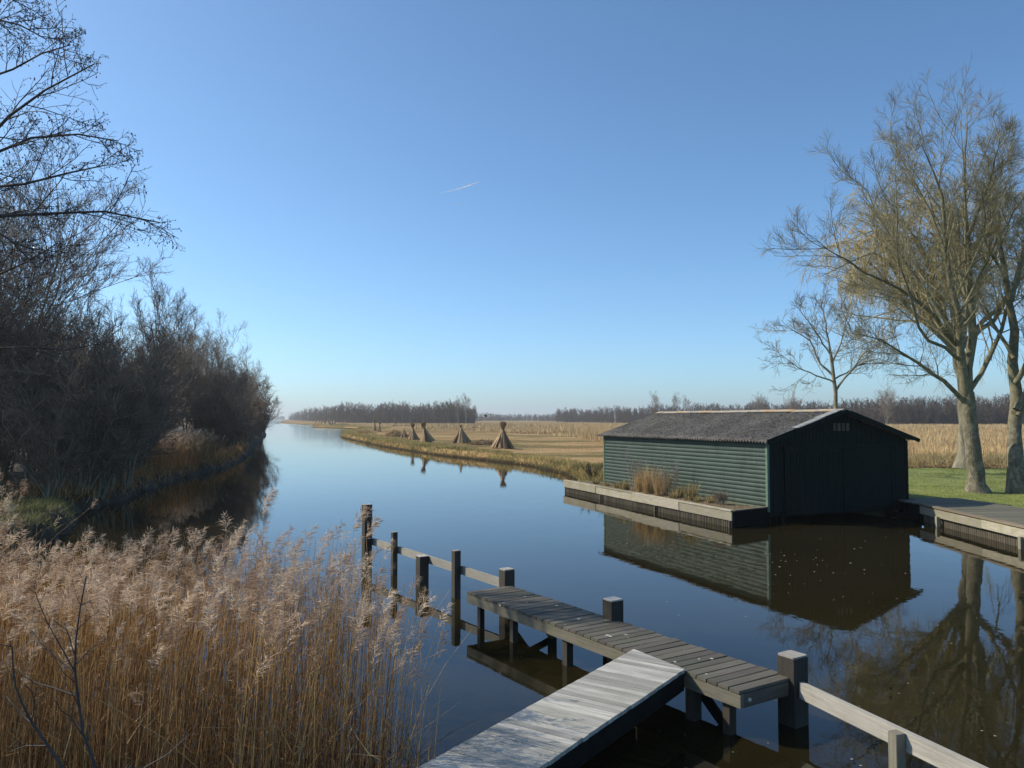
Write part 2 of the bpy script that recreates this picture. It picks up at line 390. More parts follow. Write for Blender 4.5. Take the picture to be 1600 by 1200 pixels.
# ---------------------------------------------------------------- vectorised growth and blades
def unit(v): return v/np.maximum(np.linalg.norm(v, axis=-1, keepdims=True), 1e-9)
def tubes(pts, rad, sides):
    """pts (N,K,3) rad (N,K) -> V, quads"""
    N, K, _ = pts.shape
    t = np.empty_like(pts); t[:, 1:-1] = pts[:, 2:]-pts[:, :-2]; t[:, 0] = pts[:, 1]-pts[:, 0]; t[:, -1] = pts[:, -1]-pts[:, -2]
    t = unit(t)
    m = t.mean(1, keepdims=True)
    ref = np.where(np.abs(m[..., 2:3]) < .8, np.array([0, 0, 1.]), np.array([1., 0, 0]))
    a = unit(np.cross(t, np.broadcast_to(ref, t.shape))); b = np.cross(t, a)
    th = np.arange(sides)*2*np.pi/sides
    V = pts[:, :, None, :]+rad[:, :, None, None]*(a[:, :, None, :]*np.cos(th)[None, None, :, None]+b[:, :, None, :]*np.sin(th)[None, None, :, None])
    base = (np.arange(N)*K*sides)[:, None, None]; k = (np.arange(K-1)*sides)[None, :, None]; s = np.arange(sides)[None, None, :]; s2 = (s+1) % sides
    q = np.stack([base+k+s, base+k+s2, base+k+sides+s2, base+k+sides+s], -1).reshape(-1, 4)
    return V.reshape(-1, 3), q
def resample(poly, K):
    p = np.array([tuple(v) for v in poly], dtype=float)
    s = np.concatenate([[0], np.cumsum(np.linalg.norm(np.diff(p, axis=0), axis=1))]); u = np.linspace(0, s[-1], K)
    return np.stack([np.interp(u, s, p[:, i]) for i in range(3)], -1)
def grow(pp, pr, m, rng, t0=.25, t1=1., ang=(30, 60), ratio=.5, minlen=.15, up=.15, wob=.18, K=5, rr=.6, tip=.3, bias=None, prof=0):
    """children of every parent polyline; returns pts, rad"""
    N, K0, _ = pp.shape
    L = np.linalg.norm(np.diff(pp, axis=1), axis=2).sum(1)
    t = t0+(t1-t0)*(np.arange(m)[None, :]+rng.random((N, m)))/m
    f = t*(K0-1); i = np.minimum(f.astype(int), K0-2); fr = (f-i)[..., None]
    idx = np.arange(N)[:, None]
    base = pp[idx, i]*(1-fr)+pp[idx, i+1]*fr
    tang = unit(pp[idx, i+1]-pp[idx, i])
    r0 = (pr[idx, i]*(1-fr[..., 0])+pr[idx, i+1]*fr[..., 0])*rr
    base = base.reshape(-1, 3); tang = tang.reshape(-1, 3); r0 = r0.reshape(-1)
    n = len(base)
    rv = rng.normal(size=(n, 3))
    if bias is not None: rv = rv+bias
    perp = unit(rv-(rv*tang).sum(-1, keepdims=True)*tang)
    an = np.radians(ang[0]+(ang[1]-ang[0])*rng.random(n))[:, None]
    d = tang*np.cos(an)+perp*np.sin(an)
    tf = t.reshape(-1); ln = np.repeat(L, m)*ratio*((1.15-.55*tf) if not prof else (.45+.8*np.sin(np.pi*np.clip(tf*.8+.05, 0, 1))))*(.55+.75*rng.random(n)); ln = np.maximum(ln, minlen)
    pts = np.empty((n, K, 3)); pts[:, 0] = base
    step = (ln/(K-1))[:, None]
    for k in range(1, K):
        d = unit(d+rng.normal(size=(n, 3))*wob+np.array([0, 0, up]))
        pts[:, k] = pts[:, k-1]+d*step
    rad = r0[:, None]*np.linspace(1, tip, K)[None, :]
    return pts, rad
def merge(parts):
    V = []; Fs = {}; T = []; n = 0
    for p in parts:
        v, f = p[0], p[1]
        fl = f if isinstance(f, list) else [f]
        for q in fl: Fs.setdefault(q.shape[1], []).append(q+n)
        V.append(v); n += len(v)
        if len(p) > 2: T.append(p[2])
    return np.concatenate(V), [np.concatenate(x) for x in Fs.values()], (np.concatenate(T) if T else None)
def blades(base, hvec, width, rng, bend=.25, taper=.5):
    """thin 2-segment blades. base (n,3) hvec (n,3)"""
    n = len(base); az = rng.random(n)*2*np.pi
    w = np.stack([np.cos(az), np.sin(az), np.zeros(n)], -1)*(np.asarray(width).reshape(-1, 1)*.5)
    L = np.linalg.norm(hvec, axis=1)[:, None]; bd = rng.normal(size=(n, 3))*[1, 1, .2]*L*bend
    mid = base+hvec*.55+bd*.25; tip = base+hvec+bd
    V = np.stack([base-w, base+w, mid+w*taper*1.3, mid-w*taper*1.3, tip], 1).reshape(-1, 3)
    k = np.arange(n)[:, None]*5
    return V, [k+np.array([[0, 1, 2, 3]]), k+np.array([[3, 2, 4]])]

def make_tree(name, seed, stems, lv, mats, loc=(0, 0, 0), trunk_sides=9, minr=(.03, .014, .008, .005), weep=False, split=1, local=True):
    """stems: list of (polyline of Vectors, r0, r1). lv: list of dicts for grow()"""
    rng = np.random.default_rng(seed); loc = np.array(loc, dtype=float)
    K = 10; P0 = np.stack([resample(s[0], K) for s in stems])
    for i in range(len(stems)):
        P0[i, 1:-1] += rng.normal(size=(K-2, 3))*.0065*np.linalg.norm(P0[i, -1]-P0[i, 0])
    R0 = np.stack([np.linspace(s[1], s[2], K) for s in stems])
    tv = []
    Rt = R0.copy()
    for i, s in enumerate(stems):
        if len(s) > 3 and s[3]: Rt[i, 0] *= 1.55; Rt[i, 1] *= 1.05
    tv.append(tubes(P0-loc, Rt, trunk_sides))
    kp = [i for i, s in enumerate(stems) if not (len(s) > 3 and s[3])] or list(range(len(stems)))
    cur = (P0[kp], R0[kp]); cr = []
    allp = []
    for k, g in enumerate(lv):
        g = dict(g); sd = g.pop('sides', 3 if k > 0 else 5); mr = minr[min(k, 3)]
        pts, rad = grow(cur[0], cur[1], rng=rng, **g)
        rad = np.maximum(rad, mr*np.linspace(1, .55, rad.shape[1])[None, :])
        (tv if k < split-1 else cr).append(tubes(pts-loc, rad, sd))
        cur = (pts, rad)
    root = empty(name, tuple(loc))
    v, f, _ = merge(tv); build('trunk', v, f, mats[0], root, smooth=True)
    v, f, _ = merge(cr); build('crown', v, f, mats[1], root)
    return root, cur

# ---------------------------------------------------------------- BOATHOUSE
Nn = Vector((7.84, 24.5, 0)); U = Vector((.925, .38, 0)).normalized(); Vv = Vector((-.38, .925, 0)).normalized()
HW, HL = 5.8, 10.3; ZE, ZR = 2.50, 3.40
bh = empty('boathouse', Nn, math.atan2(U.y, U.x))
tag(bh, 'low green weatherboarded boathouse with dark corrugated roof standing over the water', 'boathouse')
# local coords: x along the front, y along the length
def LB(mb, x0, x1, y0, y1, z0, z1, t=None):
    dx, dy, dz = x1-x0, y1-y0, z1-z0; c = ((x0+x1)/2, (y0+y1)/2, (z0+z1)/2)
    v = [(dx, 0, 0), (0, dy, 0), (0, 0, dz)]
    o = sorted(range(3), key=lambda i: -abs((dx, dy, dz)[i]))
    a = Vector(v[o[0]]); b = Vector(v[o[1]]); c3 = a.cross(b).normalized()*Vector(v[o[2]]).length
    mb.box(c, a, b, c3, t)
def siding(x, nx, y0, y1, z0, z1, name):
    pitch = .137; v = []; f = []; prof = []
    z = z0
    while z < z1-.01:
        zt = min(z+pitch, z1)
        prof += [(.0, z), (.010, z+.001), (.010, min(z+pitch-.016, zt)), (.001, zt-.001)]
        z += pitch
    for (d, zz) in prof: v += [(x+nx*d, y0, zz), (x+nx*d, y1, zz)]
    for i in range(len(prof)-1):
        q = (2*i, 2*i+1, 2*i+3, 2*i+2); f.append(q if nx < 0 else q[::-1])
    # inner face
    k = len(v); v += [(x-nx*.08, y0, z0), (x-nx*.08, y1, z0), (x-nx*.08, y1, z1), (x-nx*.08, y0, z1)]; f.append((k, k+3, k+2, k+1) if nx < 0 else (k, k+1, k+2, k+3))
    return build(name, v, [f], M['weather'], bh)
siding(0, -1, .06, HL-.06, .36, ZE, 'side_wall')
siding(HW, 1, .06, HL-.06, .2, ZE, 'side_wall')
mb = MB(); LB(mb, -.03, .05, -.02, .07, .34, ZE-.02); mb.build('corner_board', M['trim_green'], bh)
mb = MB(); LB(mb, -.03, .05, HL-.07, HL+.02, .34, ZE-.02); mb.build('corner_board', M['trim_green'], bh)
mb = MB(); LB(mb, HW-.05, HW+.03, -.02, .07, .2, ZE-.02); mb.build('corner_board', M['dark_green_shade'], bh)
def zroof(x): return ZE+.02+(ZR-ZE)*(1-abs(x-HW/2)/(HW/2))
# gable walls built of vertical boards
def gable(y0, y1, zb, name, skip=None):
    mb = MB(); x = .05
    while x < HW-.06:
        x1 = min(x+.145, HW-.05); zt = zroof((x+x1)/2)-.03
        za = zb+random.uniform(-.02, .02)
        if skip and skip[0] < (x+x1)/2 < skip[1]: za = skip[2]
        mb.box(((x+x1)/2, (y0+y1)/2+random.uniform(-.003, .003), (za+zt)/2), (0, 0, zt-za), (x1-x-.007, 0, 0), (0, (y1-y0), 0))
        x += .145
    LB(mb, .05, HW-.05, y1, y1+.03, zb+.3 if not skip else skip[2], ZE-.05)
    return mb.build(name, M['dark_green_shade'], bh)
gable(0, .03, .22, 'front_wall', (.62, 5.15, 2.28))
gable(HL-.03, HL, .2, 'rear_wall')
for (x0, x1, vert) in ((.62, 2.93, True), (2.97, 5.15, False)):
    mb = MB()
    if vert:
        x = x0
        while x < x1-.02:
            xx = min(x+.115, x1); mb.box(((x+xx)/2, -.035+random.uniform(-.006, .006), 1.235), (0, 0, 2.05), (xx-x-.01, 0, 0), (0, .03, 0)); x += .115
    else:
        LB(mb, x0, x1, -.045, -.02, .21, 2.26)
    d = mb.build('door', M['dark_green_shade'], bh)
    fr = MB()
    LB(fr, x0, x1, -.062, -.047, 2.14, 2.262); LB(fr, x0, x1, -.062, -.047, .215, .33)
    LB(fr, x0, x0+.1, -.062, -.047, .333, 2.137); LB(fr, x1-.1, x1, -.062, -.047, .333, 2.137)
    fr.build('door_frame', M['dark_green_shade'], d)
mb = MB(); LB(mb, .55, 5.2, -.09, -.063, 2.27, 2.36); mb.build('door_track', M['dark_green_shade'], bh)
# louvre vent in the gable
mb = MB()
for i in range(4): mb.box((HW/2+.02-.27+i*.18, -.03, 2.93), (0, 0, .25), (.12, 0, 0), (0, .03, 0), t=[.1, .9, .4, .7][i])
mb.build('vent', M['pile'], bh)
# roof of corrugated sheets: real corrugation along the slope
def slope(side):
    lam = .146; y0, y1 = -.28, HL+.2; ny = int((y1-y0)/lam*8); ys = np.linspace(y0, y1, ny)
    over = .24; xs = np.linspace(-over, HW/2, 9) if side < 0 else np.linspace(HW/2, HW+over, 9)
    X, Y = np.meshgrid(xs, ys, indexing='ij')
    z = ZE+.07+(ZR-ZE)*(1-np.abs(X-HW/2)/(HW/2))
    z = z+.032*np.sin(Y*2*np.pi/lam)+.012*sn(X, Y, 1.3)
    z = z-.018*(((Y-y0) % 2.2) < .08)
    Vt = np.stack([X, Y, z], -1).reshape(-1, 3); Vb = Vt-np.array([0, 0, .012])
    nr, nc = X.shape; i = np.arange(nr-1)[:, None]*nc+np.arange(nc-1)[None, :]
    q = np.stack([i, i+nc, i+nc+1, i+1], -1).reshape(-1, 4); n0 = nr*nc
    j = np.arange(nc-1); e0 = np.stack([j, j+1, j+1+n0, j+n0], -1); e1 = np.stack([j, j+1, j+1+n0, j+n0], -1)[:, ::-1]+(nr-1)*nc
    return build('roof', np.concatenate([Vt, Vb]), [q, q[:, ::-1]+n0, e0, e1], M['roof'], bh, smooth=True)
rf = slope(-1); slope(1)
# moss cushions on the roof
rng = np.random.default_rng(4); V = []; Fq = []
for i in range(420):
    x = rng.random()**.8*(HW/2+.1)-.1; y = rng.random()*HL; r = .018+.03*rng.random()**2
    zc = ZE+.085+(ZR-ZE)*(1-abs(x-HW/2)/(HW/2)); k = len(V)
    for a in range(6): V.append((x+r*math.cos(a*1.047), y+r*math.sin(a*1.047)*1.3, zc-.01))
    V.append((x, y, zc+r*.7))
    for a in range(6): Fq.append((k+a, k+(a+1) % 6, k+6))
o = build('moss', V, [Fq], M['moss'], bh, tint=rng.random(len(V))*.5); o.parent = rf; tag(o, kind='stuff')
# ridge cap
mb = MB(); y = -.30; k = 0
while y < HL+.1:
    y1 = min(y+1.15, HL+.18); zz = ZR+.10+random.uniform(-.008, .008)
    for s in (-1, 1):
        mb.box((HW/2+s*.10, (y+y1)/2, zz-.028), (0, y1-y+.02, 0), (s*.21, 0, -.06), Vector((.06*s, 0, .21)).normalized()*.022)
    y += 1.15; k += 1
rc = mb.build('ridge_cap', M['ridge'], bh); rc.parent = rf
# barge boards along the front verge, one pale loose sheet on the left slope
def verge(xa, xb, w, mat, name, dz=0, y=-.29, th=.03, zoff=0):
    za = ZE+.05+(ZR-ZE)*(1-abs(xa-HW/2)/(HW/2)); zb = ZE+.05+(ZR-ZE)*(1-abs(xb-HW/2)/(HW/2))
    mb = MB(); a = Vector((xa, y, za+zoff)); b = Vector((xb, y, zb+zoff)); d = b-a
    nn = Vector((-d.z, 0, d.x)).normalized()
    if nn.z < 0: nn = -nn
    mb.box((a+b)/2, d, nn*w, d.cross(nn).normalized()*th); return mb.build(name, mat, bh)
verge(-.24, HW/2, .15, M['dark_green_shade'], 'barge_board'); verge(HW/2+.01, HW+.26, .12, M['dark_green_shade'], 'barge_board')
za = lambda x: ZE+.125+(ZR-ZE)*(1-abs(x-HW/2)/(HW/2))
mb = MB(); a = Vector((.95, -.17, za(.95))); b = Vector((2.0, -.17, za(2.0))); c_ = Vector((1.85, -.16, za(1.85)+.022)); e_ = Vector((2.72, -.16, za(2.72)+.02))
for (p, q) in ((a, b), (c_, e_)):
    d = q-p; mb.box((p+q)/2, d, (0, .3, .012), d.cross(Vector((0, 1, 0))).normalized()*.014, t=.8)
mb.build('verge_sheet', M['bargesheet'], bh)
# eave board, piles and dark beam under the front
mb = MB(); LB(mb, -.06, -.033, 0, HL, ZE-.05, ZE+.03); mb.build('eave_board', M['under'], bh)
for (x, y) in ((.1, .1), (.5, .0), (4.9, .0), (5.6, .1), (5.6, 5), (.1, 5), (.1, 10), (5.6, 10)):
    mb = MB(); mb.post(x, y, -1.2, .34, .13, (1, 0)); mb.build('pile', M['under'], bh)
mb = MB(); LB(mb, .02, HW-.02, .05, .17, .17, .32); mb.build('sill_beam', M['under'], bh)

# ---------------------------------------------------------------- timber-edged planting bed beside the boathouse
def stakes(a, b, z0, z1, r, mb_name, mat, parent, off=0):
    a = Vector(a); b = Vector(b); L = (b-a).length; n_ = int(L/(r*2.05)); V = []; Q = []; T = []; UV = []
    parts = []
    for i in range(n_):
        p = a.lerp(b, (i+.5)/n_); rr = r*random.uniform(.85, 1.08); zt = z1-random.uniform(0, .03)
        k = len(V); t = random.random(); r1 = random.random()*20
        for zz in (z0, zt):
            for s in range(7): V.append((p.x+rr*math.cos(s*.8976), p.y+rr*math.sin(s*.8976), zz)); T.append(t); UV.append((zz+r1, s*.06+r1))
        for s in range(7): Q.append((k+s, k+(s+1) % 7, k+7+(s+1) % 7, k+7+s))
    return build(mb_name, V, [Q], mat, parent, tint=T, uv=UV, smooth=True)
bed = empty('planting_bed'); tag(bed, 'long timber edged bed of soil between the water and the green side wall', 'planter')
A = Vector((6.45, 23.45, 0)); B = Vector((2.30, 35.2, 0)); dAB = (B-A).normalized(); nAB = Vector((-dAB.y, dAB.x, 0))  # nAB points to the water (left)
if nAB.x > 0: nAB = -nAB
stakes(A-nAB*.05, B-nAB*.05, -.8, .24, .045, 'piling', M['pile'], bed)
mb = MB(); segs = [0, 2.9, 6.1, 9.2, (B-A).length]
for i in range(4):
    p = A+dAB*(segs[i]+.004); q = A+dAB*(segs[i+1]-.004); o_ = nAB*.02*(i % 2)
    mb.bar(p+o_+Vector((0, 0, .34+.01*(i % 2))), q+o_+Vector((0, 0, .34)), .05, .27)
mb.build('edge_board', M['quay'], bed)
mb = MB()
for i in range(4):
    p = A+dAB*(segs[i]+.004); q = A+dAB*(segs[i+1]-.004)
    mb.bar(p-nAB*.03+Vector((0, 0, .497)), q-nAB*.03+Vector((0, 0, .497)), .16, .035)
mb.build('coping', M['quay'], bed)
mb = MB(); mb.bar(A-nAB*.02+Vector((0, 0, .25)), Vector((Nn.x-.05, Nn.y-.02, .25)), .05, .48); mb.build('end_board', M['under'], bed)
mb = MB(); mb.bar(A-nAB*.02+Vector((0, 0, .505)), Vector((Nn.x-.05, Nn.y-.02, .50)), .12, .03); mb.build('end_coping', M['coping'], bed)
far_corner = Nn+Vv*HL
mb = MB(); mb.bar(B+Vector((0, 0, .45)), far_corner+Vector((-.05, .1, .47)), .08, .06); mb.build('end_rail', M['quay'], bed)
for d_ in (0.05, 4.4, 8.7): 
    mb = MB(); p = A+dAB*d_+nAB*.06; mb.post(p.x, p.y, -.8, .20, .06, dAB); mb.build('stake', M['pile'], bed)
# soil sheet with lumps
nu, nv = 60, 8; V = []
for i in range(nu+1):
    for j in range(nv+1):
        p = (A+dAB*.04).lerp(B, i/nu)-nAB*.06; q = (Nn+Vv*.02).lerp(far_corner, i/nu)+U*.0
        w_ = p.lerp(q, j/nv); V.append((w_.x, w_.y, .42+.05*math.sin(j/nv*3.1)+.03*float(sn(w_.x, w_.y, 4))))
Q = [(i*(nv+1)+j, i*(nv+1)+j+1, (i+1)*(nv+1)+j+1, (i+1)*(nv+1)+j) for i in range(nu) for j in range(nv)]
build('soil', V, [Q], M['soil'], bed, smooth=True)

def tuft(name, x, y, z, h, r, n_, mat, seed, lean=.35, width=.012):
    rng = np.random.default_rng(seed); a = rng.random(n_)*6.283; rr = r*.35*np.sqrt(rng.random(n_))
    base = np.stack([rr*np.cos(a), rr*np.sin(a), np.zeros(n_)], -1)
    out = np.stack([np.cos(a), np.sin(a), np.zeros(n_)], -1)*rng.random((n_, 1))*lean+rng.normal(size=(n_, 3))*[.12, .12, 0]
    hv = (out+[0, 0, 1])*(h*(.35+.65*rng.random((n_, 1))))
    v, f = blades(base, hv, np.full(n_, width), rng, .2)
    o = build(name, v, f, mat, tint=np.repeat(rng.random(n_), 5)); o.location = (x, y, z); return o
def bedpt(s, t):  # s along 0..1 from near end, t across 0..1 from water to wall
    p = A.lerp(B, s); q = Nn.lerp(far_corner, s); return p.lerp(q, t)
tufts = [(.50, .45, 1.2, .7, 560, 'tall pale reed tuft in the middle of the planting bed'),
         (.42, .40, 1.05, .65, 480, 'reed tuft in the planting bed, just right of the tallest one'),
         (.57, .50, 1.0, .6, 420, 'reed tuft in the planting bed, just left of the tallest one'),
         (.27, .45, .75, .42, 340, 'orange rounded grass clump standing alone in the planting bed'),
         (.18, .5, .38, .34, 220, 'low dry grass clump near the dark end board of the planting bed'),
         (.22, .38, .30, .3, 180, 'small dry grass clump at the edge board beside the rounded orange clump'),
         (.70, .40, .34, .4, 220, 'low straw clump left of the reed tufts in the planting bed'),
         (.80, .45, .26, .4, 200, 'low straw clump near the far end of the planting bed'),
         (.64, .35, .50, .5, 320, 'wispy grass clump at the left foot of the tall reed tufts'),
         (.36, .55, .55, .5, 320, 'wispy grass clump at the right foot of the tall reed tufts against the wall'),
         (.90, .5, .30, .4, 220, 'low straw clump at the farthest corner of the planting bed'),
         (.34, .35, .34, .4, 200, 'low straw clump between the rounded orange clump and the reed tufts')]
for i, (s, t, h, r, n_, lb) in enumerate(tufts):
    p = bedpt(s, t); tag(tuft('grass_tuft', p.x, p.y, .43, h, r, n_, M['drygrass'] if i > 2 else M['straw'], 50+i, .3 if i > 2 else .16), lb, 'grass tuft', 'dry tufts in the planting bed')
# straw litter on the soil
rng = np.random.default_rng(8); n_ = 5200; s = rng.random(n_); t = .08+.85*rng.random(n_)
pp = np.array([tuple(bedpt(a, b)) for a, b in zip(s, t)]); pp[:, 2] = .44+.02*rng.random(n_)
hv = rng.normal(size=(n_, 3))*[.09, .09, .04]; hv[:, 2] = np.abs(hv[:, 2])
v, f = blades(pp, hv, np.full(n_, .012), rng, .3); tag(build('straw_litter', v, f, M['drygrass'], tint=np.repeat(rng.random(n_), 5)), 'loose dry stalks and litter scattered over the planting bed', 'litter', kind='stuff')
def shrub(name, loc, h, n0, seed, mat, label, spread=.35, group=None, rad=.012, lv=2, thick=(.006, .004, .0035, .003), m=(7, 5)):
    rng = np.random.default_rng(seed); st = []
    for i in range(n0):
        a = rng.random()*6.283; s = spread*rng.random()
        p0 = Vector(loc)+Vector((.12*math.cos(a), .12*math.sin(a), 0))*rng.random()
        hh = h*(.6+.4*rng.random()); p1 = p0+Vector((s*h*.5*math.cos(a), s*h*.5*math.sin(a), hh*.55)); p2 = p0+Vector((s*h*math.cos(a), s*h*math.sin(a), hh))
        st.append((( p0, p1, p2), rad, rad*.35))
    L = [dict(m=m[0], ang=(20, 50), ratio=.35, up=.2, K=4), dict(m=m[1], ang=(25, 55), ratio=.45, up=.15, K=3)][:lv]
    r, _ = make_tree(name, seed, st, L, (mat, mat), loc, 4, thick)
    for c in r.children:
        c.name = 'stems' if c.name.startswith('trunk') else 'twigs'
    return tag(r, label, 'shrub', group)
for (s, t, h, nn_, sd, lb) in ((.60, .45, 1.5, 6, 3, 'leafless thin shrub left of the reed tufts against the green wall'), (.40, .5, 1.35, 7, 4, 'leafless thin shrub right of the reed tufts against the green wall'),
                               (.14, .55, .4, 9, 5, 'small grey twiggy shrub at the near end of the planting bed')):
    p = bedpt(s, t); shrub('bare_shrub', (p.x, p.y, .42), h, nn_, sd, M['twig_pale'] if h > 1 else M['twig_grey'], lb, .3, 'bare shrubs in the planting bed')

# ---------------------------------------------------------------- right-hand quay with boardwalk
qy = empty('quay'); tag(qy, 'plank boardwalk on a timber quay at the edge of the lawn', 'quay')
Q0 = Vector((12.70, 24.9, 0)); Q1 = Vector((12.28, 9.0, 0)); dq = (Q1-Q0).normalized(); nq = Vector((-1, 0, 0)); inn = Vector((-dq.y, dq.x, 0)); inn = inn if inn.x > 0 else -inn
stakes(Q0+inn*.12, Q1+inn*.12, -.8, .38, .05, 'piling', M['pile'], qy)
mb = MB(); Lq = (Q1-Q0).length; k = 0
while k*3.4 < Lq:
    p = Q0+dq*(k*3.4+.004); q = Q0+dq*min((k+1)*3.4-.004, Lq); mb.bar(p+Vector((0, 0, .37+.008*(k % 2))), q+Vector((0, 0, .37)), .05, .23); k += 1
mb.build('edge_board', M['quay'], qy)
mb = MB(); k = 0
while k*4.1 < Lq:
    p = Q0+dq*(k*4.1+.004); q = Q0+dq*min((k+1)*4.1-.004, Lq); mb.bar(p+inn*.03+Vector((0, 0, .545)), q+inn*.03+Vector((0, 0, .545)), .17, .055); k += 1
mb.build('coping', M['coping'], qy)
for dd in (1.15, 5.2, 9.4):
    mb = MB(); p = Q0+dq*dd-inn*.055; mb.post(p.x, p.y, -.8, .30, .11, dq); mb.build('post', M['quay'], qy)
mb = MB(); bx = 0.0
while bx < 13.5:   # planks laid across the walk
    p = Q0+dq*(bx+.06)+inn*.14; q = p+inn*(2.45+random.uniform(-.02, .02))
    mb.bar(p+Vector((0, 0, .505+random.uniform(-.003, .003))), q+Vector((0, 0, .505)), .132, .04); bx += .14
mb.build('decking', M['board'], qy)
# platform between the quay and the house corner
Rc = Nn+U*HW
mb = MB(); k = 0
while k*.14 < 2.1:
    p = Vector((12.05+k*.0, 24.98+k*.14, .505)); 
    x1 = 15.3-k*.02; hx = 12.78 if p.y < 26.4 else Rc.x+.15+(26.7-p.y)*.4
    mb.bar((hx-.05*(k % 2), p.y, .505), (x1, p.y, .505), .132, .04); k += 1
mb.build('corner_decking', M['board'], qy)
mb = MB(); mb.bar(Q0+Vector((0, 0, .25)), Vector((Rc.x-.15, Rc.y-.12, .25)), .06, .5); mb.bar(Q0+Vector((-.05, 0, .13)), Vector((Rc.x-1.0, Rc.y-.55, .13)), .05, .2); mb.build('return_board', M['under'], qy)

# ---------------------------------------------------------------- JETTY
JA = Vector((-.70, 12.56, 0)); JB = Vector((2.262, 8.0, 0)); jd = (JB-JA).normalized(); jn = Vector((-jd.y, jd.x, 0)); JL = (JB-JA).length
jn = jn if jn.x > 0 else -jn; JZ = .505; JW = .80
je = empty('jetty'); tag(je, 'weathered grey plank jetty on timber legs stretching away over the canal', 'jetty')
mb = MB(); k = 0; pitch = JL/37
while k < 37:
    p = JA+jd*(pitch*(k+.5)); wj = random.uniform(-.012, .012)
    mb.bar(p-jn*.012+Vector((0, 0, JZ-.016+random.uniform(-.004, .004))), p+jn*(JW+wj)+Vector((0, 0, JZ-.016+random.uniform(-.004, .004))), pitch-.012-random.uniform(0, .007), .034, bev=.12); k += 1
mb.build('deck', M['jetty'], je)
mb = MB(); mb.bar(JA+jn*.02+Vector((0, 0, JZ-.105)), JB+jn*.02+Vector((0, 0, JZ-.105)), .05, .135); mb.build('front_fascia', M['fascia'], je)
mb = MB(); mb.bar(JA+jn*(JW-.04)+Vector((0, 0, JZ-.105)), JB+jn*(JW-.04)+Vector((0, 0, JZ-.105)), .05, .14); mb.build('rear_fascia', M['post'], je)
mb = MB(); mb.bar(JB-jd*.022+jn*.05+Vector((0, 0, JZ-.106)), JB-jd*.022+jn*(JW-.07)+Vector((0, 0, JZ-.106)), .042, .136); mb.build('end_board', M['jetty'], je)
mb = MB(); mb.bar(JA+jd*.022+jn*.05+Vector((0, 0, JZ-.106)), JA+jd*.022+jn*(JW-.07)+Vector((0, 0, JZ-.106)), .042, .136); mb.build('end_board', M['jetty'], je)
def at_front(px, off):   # point on the line 'off' behind the front edge, seen at column px
    c = JA+jn*off; r = (px-800)/F
    t = (r*c.y-c.x)/(jd.x-r*jd.y); return c+jd*t
legs = [(752, .08, .085), (803, .08, .09), (886, .08, .105), (1079, .08, .125), (1134, .10, .10), (862, .66, .10), (955, .66, .11)]
for (px, off, w_) in legs:
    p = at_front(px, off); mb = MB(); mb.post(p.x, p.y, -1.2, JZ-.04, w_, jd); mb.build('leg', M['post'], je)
for (px, s) in ((792, 1), (862, -1)):
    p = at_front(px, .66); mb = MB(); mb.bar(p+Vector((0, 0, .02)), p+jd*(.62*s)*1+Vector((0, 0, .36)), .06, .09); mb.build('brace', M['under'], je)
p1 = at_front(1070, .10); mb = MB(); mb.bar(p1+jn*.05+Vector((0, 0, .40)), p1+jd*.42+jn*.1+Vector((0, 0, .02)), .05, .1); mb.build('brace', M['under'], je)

def mooring(px, off, ztop, w_, label):
    p = at_front(px, off); r = empty('mooring_post', (p.x, p.y, 0)); 
    mb = MB(); mb.post(0, 0, -1.3, ztop-.012, w_, jd, bev=.08); mb.build('shaft', M['post'], r)
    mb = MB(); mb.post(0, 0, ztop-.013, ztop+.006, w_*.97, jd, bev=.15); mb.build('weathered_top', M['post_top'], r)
    tag(r, label, 'mooring post', 'thick square mooring posts along the jetty'); return r
mooring(792, .80, .755, .19, 'square mooring post at the far end of the jetty where the long rail meets it')
mooring(956, .80, .77, .205, 'square mooring post rising through the back edge halfway along the jetty')
mooring(1232, .86, .715, .225, 'big brown square mooring post at the near end of the jetty with pale cut top')

# far rail with its posts
fe = empty('guide_rail'); tag(fe, 'pale horizontal rail on dark posts running off the far end of the jetty', 'rail')
pr0 = at_front(580, .80); pr1 = at_front(787, .80)
pr0 = Vector((-3.12, 17.6, 0)); pr1 = at_front(790, .80)-jd*.12
mb = MB(); mb.bar(pr0+jn*.07+Vector((0, 0, .50)), pr0.lerp(pr1, .48)+jn*.07+Vector((0, 0, .49)), .05, .145); mb.bar(pr0.lerp(pr1, .484)+jn*.07+Vector((0, 0, .49)), pr1+jn*.07+Vector((0, 0, .475)), .05, .145)
mb.build('rail', M['rail'], fe)
fd = (pr1-pr0).normalized()
def on_rail(px, off=0.0):
    c = pr0-jn*off; r = (px-800)/F; t = (r*c.y-c.x)/(fd.x-r*fd.y); return c+fd*t
for (px, zt, w_, off) in ((575, 1.31, .175, .06), (617.5, .86, .105, .03), (661, .56, .19, .06), (713.5, .83, .125, .03)):
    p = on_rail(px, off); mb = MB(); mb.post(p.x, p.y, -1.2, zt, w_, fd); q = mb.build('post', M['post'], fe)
    mb = MB(); mb.post(p.x, p.y, zt+.001, zt+.012, w_*.97, fd); mb.build('post_top', M['post_top'], q)
